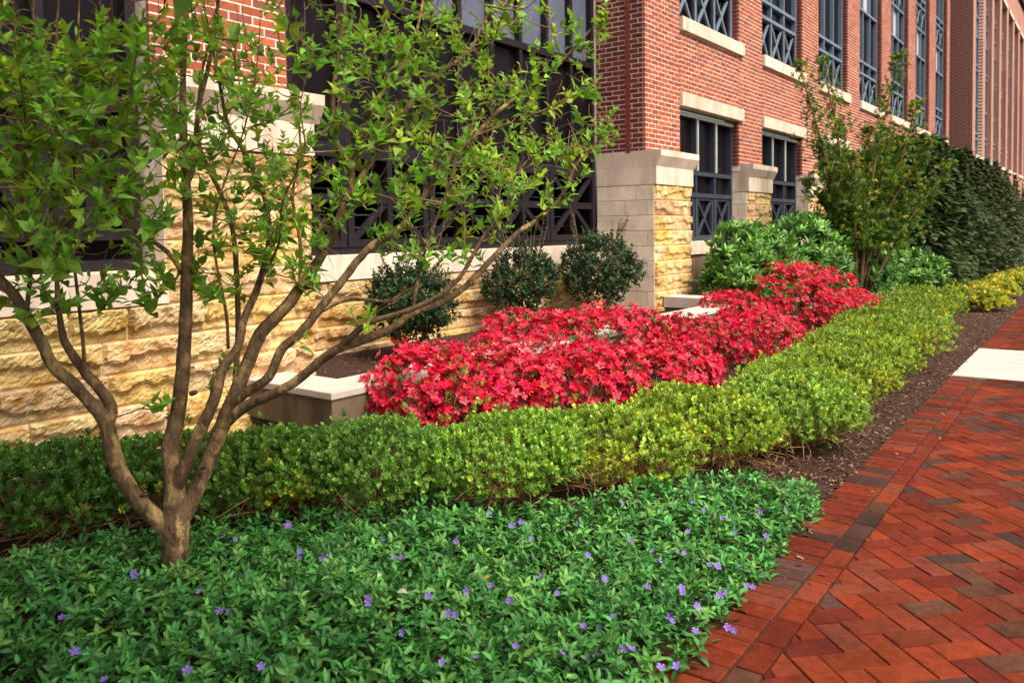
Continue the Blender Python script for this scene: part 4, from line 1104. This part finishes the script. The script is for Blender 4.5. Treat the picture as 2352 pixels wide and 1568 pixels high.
# ================================================================== the small forked tree
TB = on_ground(404, 1345, .0)
tree = empty('forked_tree', TB)
tag(tree, 'small multi-stemmed tree with forked mottled trunk rising from the periwinkle', 'tree')
D0 = (TB-CAM_POS)@_F
LIMBS = [   # name, [(u, v, depth, width px)]
 ('trunk', [(404, 1362, 0, 78), (404, 1330, 0, 68), (403, 1280, 0, 66), (403, 1225, 0, 70), (404, 1180, 0, 70), (402, 1120, .0, 52), (393, 1060, .02, 47), (395, 1010, .03, 46), (408, 950, .04, 40), (418, 870, .05, 38), (424, 780, .06, 35), (428, 690, .07, 33), (430, 600, .08, 30), (432, 500, .1, 27), (426, 400, .12, 23), (421, 290, .15, 20), (420, 180, .18, 17), (425, 60, .2, 14), (432, -80, .25, 11), (430, -300, .3, 6)]),
 ('limb', [(398, 1225, 0, 46), (360, 1190, -.03, 45), (318, 1150, -.06, 42), (285, 1100, -.08, 42), (262, 1045, -.1, 41), (248, 985, -.11, 40), (232, 950, -.12, 38), (203, 920, -.13, 33), (167, 879, -.15, 33), (123, 842, -.18, 31), (97, 789, -.2, 30), (67, 736, -.22, 30), (33, 679, -.25, 28), (0, 642, -.28, 26), (-50, 580, -.32, 22), (-120, 480, -.35, 16), (-180, 300, -.4, 8)]),
 ('limb', [(248, 975, -.11, 34), (256, 935, -.1, 31), (231, 895, -.1, 29), (200, 860, -.1, 27), (167, 815, -.12, 23), (147, 780, -.13, 20), (138, 735, -.14, 16), (132, 680, -.15, 13), (130, 590, -.15, 12), (127, 480, -.14, 11), (120, 330, -.12, 9), (125, 180, -.1, 8), (135, 0, -.1, 6), (140, -150, -.1, 3)]),
 ('limb', [(196, 858, -.1, 12), (190, 780, -.08, 10), (180, 690, -.05, 9), (165, 540, .0, 8), (170, 400, .05, 7), (185, 230, .1, 6), (180, 60, .1, 5), (190, -100, .1, 3)]),
 ('limb', [(402, 1130, .0, 40), (430, 1060, -.03, 36), (455, 1000, -.05, 32), (493, 915, -.05, 31), (510, 850, -.03, 28), (547, 795, 0, 23), (560, 735, .03, 21), (590, 665, .06, 20), (617, 565, .1, 17), (612, 470, .13, 14), (585, 400, .15, 12), (552, 335, .17, 11), (522, 280, .18, 10), (495, 140, .2, 8), (467, 0, .2, 6), (460, -150, .2, 3)]),
 ('limb', [(408, 1215, .01, 44), (440, 1150, .02, 42), (470, 1080, .04, 42), (497, 1010, .06, 42), (520, 955, .08, 42), (538, 910, .1, 38), (565, 845, .13, 36), (600, 765, .16, 36), (653, 709, .2, 33), (693, 655, .24, 30), (727, 605, .28, 27), (760, 548, .3, 24), (779, 500, .33, 22), (800, 440, .36, 20), (806, 390, .4, 19), (771, 325, .42, 17), (764, 235, .44, 14), (776, 130, .46, 11), (790, 30, .48, 8), (800, -120, .5, 4)]),
 ('limb', [(806, 400, .4, 17), (836, 300, .42, 17), (870, 225, .44, 15), (899, 187, .46, 13), (939, 127, .5, 11), (960, 60, .52, 9), (975, -20, .55, 7), (990, -120, .6, 4)]),
 ('limb', [(786, 480, .36, 18), (840, 390, .42, 17), (896, 307, .46, 16), (946, 233, .5, 14), (986, 190, .54, 13), (1036, 150, .58, 12), (1073, 123, .6, 10), (1096, 87, .62, 9), (1113, 43, .64, 8), (1179, 0, .68, 6), (1230, -60, .7, 3)]),
 ('limb', [(533, 935, .08, 30), (560, 905, .06, 28), (617, 866, .05, 26), (645, 805, .05, 25), (687, 768, .06, 25), (722, 725, .08, 24), (758, 680, .1, 23), (790, 640, .12, 22), (822, 598, .15, 21), (860, 560, .18, 20), (919, 524, .22, 18), (955, 478, .26, 17), (990, 425, .3, 17), (1019, 383, .33, 16), (1046, 350, .36, 16), (1093, 310, .4, 14), (1143, 257, .44, 12), (1206, 210, .48, 10), (1253, 173, .5, 8), (1303, 127, .53, 7), (1349, 77, .55, 6), (1385, 35, .57, 4), (1410, -20, .6, 2)]),
 ('limb', [(1093, 312, .4, 9), (1150, 290, .38, 8), (1210, 270, .36, 7), (1290, 235, .34, 6), (1340, 200, .33, 5), (1390, 190, .32, 3)]),
 ('limb', [(514, 975, .06, 33), (560, 935, .03, 30), (610, 912, .0, 27), (650, 893, -.02, 26), (686, 871, -.03, 25), (729, 834, -.04, 25), (776, 801, -.05, 25), (836, 781, -.04, 23), (899, 754, -.02, 21), (946, 720, 0, 20), (986, 706, .02, 20), (1026, 688, .05, 19), (1069, 658, .08, 18), (1103, 624, .1, 17), (1136, 588, .13, 16), (1169, 554, .16, 15), (1196, 529, .18, 14), (1236, 504, .2, 12), (1273, 470, .23, 11), (1303, 427, .26, 10), (1320, 383, .28, 9), (1350, 350, .3, 7), (1385, 310, .33, 5), (1415, 270, .35, 3)]),
 ('limb', [(772, 803, -.05, 19), (809, 771, -.08, 19), (846, 741, -.1, 17), (903, 724, -.12, 16), (950, 708, -.13, 16), (1006, 681, -.14, 15), (1039, 654, -.14, 14), (1063, 628, -.13, 12), (1096, 568, -.12, 11), (1119, 531, -.1, 10), (1153, 501, -.1, 9), (1169, 474, -.1, 8), (1175, 420, -.1, 6), (1210, 370, -.1, 4)]),
 ('limb', [(948, 712, 0, 13), (958, 650, -.02, 11), (973, 588, -.03, 9), (996, 521, -.04, 8), (1023, 448, -.05, 7), (1040, 390, -.06, 5), (1070, 330, -.08, 3)]),
 ('limb', [(722, 724, .08, 11), (790, 690, .1, 10), (840, 688, .1, 9), (890, 692, .1, 9), (930, 670, .12, 7), (985, 640, .14, 4)]),
 ('limb', [(540, 880, .1, 16), (547, 760, .16, 16), (543, 622, .2, 15), (533, 520, .24, 14), (505, 440, .28, 13), (480, 390, .3, 11), (455, 310, .33, 9), (462, 180, .36, 8), (490, 60, .4, 6), (510, -80, .4, 3)]),
 ('limb', [(524, 800, .06, 10), (520, 722, .04, 9), (497, 605, .02, 8), (490, 520, .02, 7), (515, 420, .0, 6), (560, 300, 0, 5), (590, 150, 0, 4), (600, 0, 0, 3)]),
 ('limb', [(428, 640, .08, 17), (395, 590, .05, 14), (360, 560, .02, 12), (300, 520, -.05, 11), (250, 440, -.1, 9), (215, 340, -.15, 7), (235, 200, -.2, 5), (240, 60, -.22, 3)]),
 ('limb', [(428, 420, .12, 17), (445, 380, .14, 16), (456, 250, .2, 14), (483, 133, .25, 12), (502, 0, .3, 9), (520, -150, .3, 4)]),
 ('limb', [(60, 725, -.22, 14), (70, 600, -.3, 11), (50, 470, -.35, 9), (60, 300, -.4, 7), (40, 140, -.42, 5), (30, -20, -.45, 3)]),
 ('limb', [(688, 660, .24, 13), (690, 560, .3, 11), (672, 450, .33, 9), (690, 330, .36, 7), (675, 200, .38, 6), (700, 60, .4, 4), (690, -80, .4, 2)]),
 ('limb', [(590, 665, .06, 9), (640, 560, .0, 8), (650, 460, -.05, 7), (700, 350, -.1, 5), (690, 240, -.12, 4), (720, 120, -.15, 3)]),
]
skel = []; skel_r = []
for i, (nm, pts) in enumerate(LIMBS):
    P_ = np.array([at_depth(u, v, D0+d) for u, v, d, w in pts]); R_ = np.array([(w*.87-.5)*(D0+d)/PF/2 for u, v, d, w in pts])
    if i == 0: P_[0, 2] = gz(*P_[0, :2])-.03
    m = MB(); q = tube(m, P_, R_, 12 if R_[0] > .02 else 8, None, .05 if R_[0] > .02 else .02, 4)
    m.build(nm, MT['bark'], tree, smooth=True)
    k = 6 if i else 46
    skel.append(q[k:]); skel_r.append(np.full(len(q[k:]), i))
SK = np.concatenate(skel)
for u, v, d, rr in ((372, 640, .06, .010), (445, 905, .03, .011), (330, 1140, -.1, .010), (470, 1075, .0, .011)):
    c = at_depth(u, v, D0+d-.02); m = MB(); tube(m, [c+np.array([0, .02, 0]), c+np.array([.006, -.005, .008]), c+np.array([.008, -.01, .012])], [rr, rr*.9, rr*.4], 7)
    m.build('knot', MT['bark'], tree, smooth=True)
BL_ = [  # leafy zones: u, v, su, sv, n, depth offset, depth spread
 (40, 120, 80, 110, 60, -.2, .3), (150, 250, 100, 110, 62, -.1, .35), (60, 430, 70, 100, 48, -.25, .25), (210, 420, 90, 90, 46, -.1, .3), (120, 570, 90, 60, 24, -.2, .2), (250, 110, 90, 80, 50, .0, .3),
 (120, 690, 90, 40, 12, -.2, .12), (250, 640, 60, 40, 9, -.15, .12), (330, 500, 60, 70, 20, -.05, .2), (330, 640, 60, 35, 12, .0, .15), (340, 250, 70, 110, 30, .05, .25), (440, 300, 80, 110, 34, .1, .3), (430, 90, 100, 80, 46, .1, .3),
 (580, 180, 90, 110, 50, .15, .3), (600, 400, 80, 70, 36, .12, .25), (520, 500, 70, 60, 26, .1, .25), (650, 520, 60, 60, 24, .1, .2), (470, 640, 50, 40, 9, .05, .12), (620, 620, 60, 35, 8, .08, .12), (710, 600, 40, 50, 10, .25, .12),
 (760, 100, 90, 90, 46, .4, .25), (700, 300, 60, 90, 26, .3, .25), (780, 400, 60, 70, 24, .35, .2), (740, 520, 50, 50, 12, .3, .15), (880, 120, 80, 80, 44, .45, .25), (880, 300, 80, 80, 36, .42, .25), (900, 440, 70, 50, 20, .25, .2),
 (990, 60, 90, 60, 40, .55, .2), (1000, 220, 80, 70, 34, .5, .25), (980, 350, 70, 50, 26, .35, .2), (1020, 440, 60, 45, 20, .15, .2), (1110, 90, 60, 55, 14, .6, .15), (1090, 210, 70, 60, 26, .5, .2), (1110, 330, 70, 45, 28, .35, .2), (1080, 390, 50, 30, 14, .2, .15),
 (980, 575, 60, 25, 12, .0, .1), (900, 545, 50, 30, 6, .18, .1), (1080, 560, 50, 35, 8, .0, .1), (1140, 480, 45, 35, 9, -.05, .1), (1200, 420, 60, 35, 16, .05, .15), (1270, 440, 40, 22, 7, .22, .06), (1220, 330, 70, 35, 22, .3, .15), (1310, 340, 45, 25, 12, .3, .08), (1385, 290, 28, 25, 8, .33, .06),
 (1200, 190, 60, 40, 20, .48, .12), (1260, 130, 45, 40, 11, .5, .1), (1240, 250, 60, 25, 12, .4, .1), (1330, 90, 40, 40, 12, .55, .08), (1390, 30, 22, 30, 5, .57, .05), (1345, 205, 40, 18, 9, .33, .05), (1270, 40, 25, 40, 4, .6, .05), (1180, 30, 50, 40, 8, .65, .1),
 (850, 745, 15, 8, 2, -.1, .03), (820, 720, 18, 14, 2, -.08, .03), (700, 800, 8, 20, 1, -.02, .02), (490, 850, 25, 25, 2, .0, .05), (370, 920, 18, 15, 2, .0, .03), (1000, -90, 420, 60, 60, .4, .4), (250, -120, 300, 80, 90, -.1, .5), (-110, 250, 70, 250, 50, -.3, .4), (750, -200, 400, 80, 60, .3, .6),
]
LILS = [leaf_tpl([0, .10, .28, .50, .78, 1.0], [.02, .19, .28, .25, .11, .003], .38, .26, 1.1),
        leaf_tpl([0, .12, .32, .55, .80, 1.0], [.02, .14, .21, .19, .09, .003], .55, .05, 1.12),
        leaf_tpl([0, .10, .30, .55, .80, 1.0], [.02, .22, .31, .26, .11, .003], .22, .48, 1.08)]
LIL = leaf_tpl([0, .10, .28, .50, .78, 1.0], [.02, .19, .28, .25, .11, .003], .38, .26, 1.1)
r = np.random.default_rng(333)
tips, tipd = [], []
tw = MB()
want = []
for (u, v, su, sv, n, d, sd) in BL_:
    for k in range(max(1, int(round(n*1.08))) if n > 4 else n):
        want.append(at_depth(u+r.normal()*su*.66, v+r.normal()*sv*.66, D0+d+r.normal()*sd*.7))
want = np.array(want)
dist = np.array([np.linalg.norm(SK-q, axis=1).min() for q in want])
cap_ = len(SK)+len(want)*3; SKB = np.zeros((cap_, 3)); ns = len(SK); SKB[:ns] = SK
for i in np.argsort(dist):
    P_ = want[i]
    S_ = SKB[:ns]
    dd = np.linalg.norm(S_-P_, axis=1) + np.maximum(0, S_[:, 2]-P_[2]+.03)*1.6
    dd[:len(SK)] *= 1.0
    A = S_[int(np.argmin(dd))]
    L = np.linalg.norm(P_-A)
    if L > .5: P_ = A+(P_-A)*.5/L; L = .5
    if L < .03: P_ = P_+np.array([0, 0, .04])
    mid = A*.5+P_*.5+r.normal(size=3)*.07*L+np.array([0, 0, -.10*L])
    tube(tw, [A, mid, P_], [.0026+.005*min(L, .5), .0026, .0014], 4, None, 0, 3)
    SKB[ns] = mid; SKB[ns+1] = A*.2+P_*.8; ns += 2
    if r.random() < .6:
        e_ = P_+unit(r.normal(size=3)+np.array([0, 0, 1.2]))*r.uniform(.05, .18); tube(tw, [mid*.4+P_*.6, (P_+e_)/2+r.normal(size=3)*.012, e_], [.0020, .0015, .0007], 3, None, 0, 2)
    tips.append(P_); tipd.append(unit((P_-mid)/max(L, .05)+np.array([0, 0, .35])+r.normal(size=3)*.25))
tw.build('twigs', MT['twig'], tree)['kind'] = 'stuff'
tips = np.array(tips); tipd = np.array(tipd); N = len(tips)
Ds, Ps, Us, Ls, Cs = [], [], [], [], []
a0 = unit(np.cross(tipd, r.normal(size=(N, 3)))); b0 = np.cross(tipd, a0)
lat = (tips-CAM_POS)@_R/((tips-CAM_POS)@_F)
hue = np.array([.21, .43, .07])[None]*np.exp(r.normal(size=(N, 1))*.2)
yel = r.random(N) < .25; hue[yel] = np.array([.36, .50, .06])*np.exp(r.normal(size=(yel.sum(), 1))*.15)
size = np.where(lat < -.38, .074, np.where(lat < -.1, .062, .054))*r.uniform(.8, 1.15, N)
for k in range(8):
    lev = k//2; sg = 1 if k % 2 else -1
    th = lev*pi/2+r.uniform(-.35, .35, (N, 1)); rad = (a0*np.cos(th)+b0*np.sin(th))*sg
    t = lev/3
    Ds.append(rad*(1.0-.5*t)+tipd*(.35+.9*t)+r.normal(size=(N, 3))*.18+np.array([0, 0, .12])); Us.append(tipd+np.array([0, 0, .3])+r.normal(size=(N, 3))*.2)
    Ps.append(tips-tipd*(1-t)*.06); Ls.append(size*(1-.45*t)*r.uniform(.75, 1.2, N)*(r.random(N) < (.55, .72, .8, .85)[lev])); Cs.append(hue*(.85+.35*t)*r.uniform(.85, 1.15, (N, 1)))
D, Pp, U, Ls, Cs = (np.concatenate(x) for x in (Ds, Ps, Us, Ls, Cs))
ok = Ls > .02; D, Pp, U, Ls, Cs = D[ok], Pp[ok], U[ok], Ls[ok], Cs[ok]
Rm = frames(D, U)
dep = (Pp-CAM_POS)@_F; uu = PCX+PF*((Pp-CAM_POS)@_R)/dep; vv = PCY-PF*((Pp-CAM_POS)@_U)/dep
big = np.argsort(-(Ls/dep)*((uu > 0) & (uu < PW) & (vv > 0))*np.abs(Rm[:, :, 2]@_F))[:300]
keep = np.ones(len(D), bool); keep[big] = False
mbl = MB(); kind = r.integers(0, 3, len(D))
for j in range(3):
    w_ = keep & (kind == j); V, Q, T, C = instance(LILS[j], Rm[w_], Pp[w_], Ls[w_], Cs[w_]); mbl.add(V, Q, None, C)
# crown goes on above the frame, an unseen dome added to shade the left
p2, n2, r = lobes(np.array([.9, 2.6, 3.35]), (1.7, 1.7, .85), 1300, 4242, 12, (.3, .5), .3, -1)
p2 = p2[p2[:, 2] > 2.45]; n2 = n2[:len(p2)]
V, Q, T, C = sprigs(p2, n2, r, 6, .085, .08, (.19, .36, .055), LIL, .4, .8, (.6, 1.2)); mbl.add(V, Q, None, C)
mbl.build('foliage', MT['leaf'], tree)['kind'] = 'stuff'
lm = []
for k in range(12):
    c = np.array([.21, .43, .07])*random.uniform(.75, 1.25)*np.array([random.uniform(.9, 1.3), 1, 1])
    tl = LILS[k % 3]; lm.append(make_mesh('leaf', tl[0], tl[1], None, MT['leaf'], c[None]*tl[3][:, None]))
for i in big:
    o = obj('leaf', lm[int(r.integers(12))], tree)
    o.matrix_basis = Matrix.Translation((Pp[i]-TB).tolist()) @ Matrix(Rm[i].tolist()).to_4x4() @ Matrix.Scale(float(Ls[i]), 4)

# ================================================================== unseen tree, added so its crown shades the near end of the bed
b = W(-.6, -2.3, 0)
st = empty('added_shade_tree', b); tag(st, 'unseen tall broad tree added out of frame, crown shading the near bed', 'tree')
m = MB(); top = np.array([.1, -.6, 3.6])
P_ = tube(m, [b-np.array([0, 0, .1]), b+np.array([.2, .1, 1.3]), (b+top)/2+np.array([-.3, 0, .6]), top], [.18, .15, .12, .06], 10, None, .04, 5); m.build('trunk', MT['bark'], st, smooth=True)
r = np.random.default_rng(888)
cc = np.array([-.25, -.15, 3.95])
for k in range(9):
    a = r.uniform(0, 2*pi); e = cc+np.array([cos(a)*1.7, sin(a)*1.6, r.uniform(-.5, .8)]); a0_ = P_[int(len(P_)*r.uniform(.6, .95))]
    m = MB(); tube(m, [a0_, (a0_+e)/2+np.array([0, 0, .2]), e], [.05, .03, .01], 6); m.build('limb', MT['bark'], st, smooth=True)
p1, n1, r = lobes(cc, (2.1, 2.4, .95), 5200, 889, 12, (.3, .5), .3, -1)
V, Q, T, C = sprigs(p1, n1, r, 6, .19, .12, (.10, .2, .035), OV, .2, .9, (.6, 1.2))
obj('crown', make_mesh('crown', V-b, Q, T, MT['leaf'], C), st)['kind'] = 'stuff'
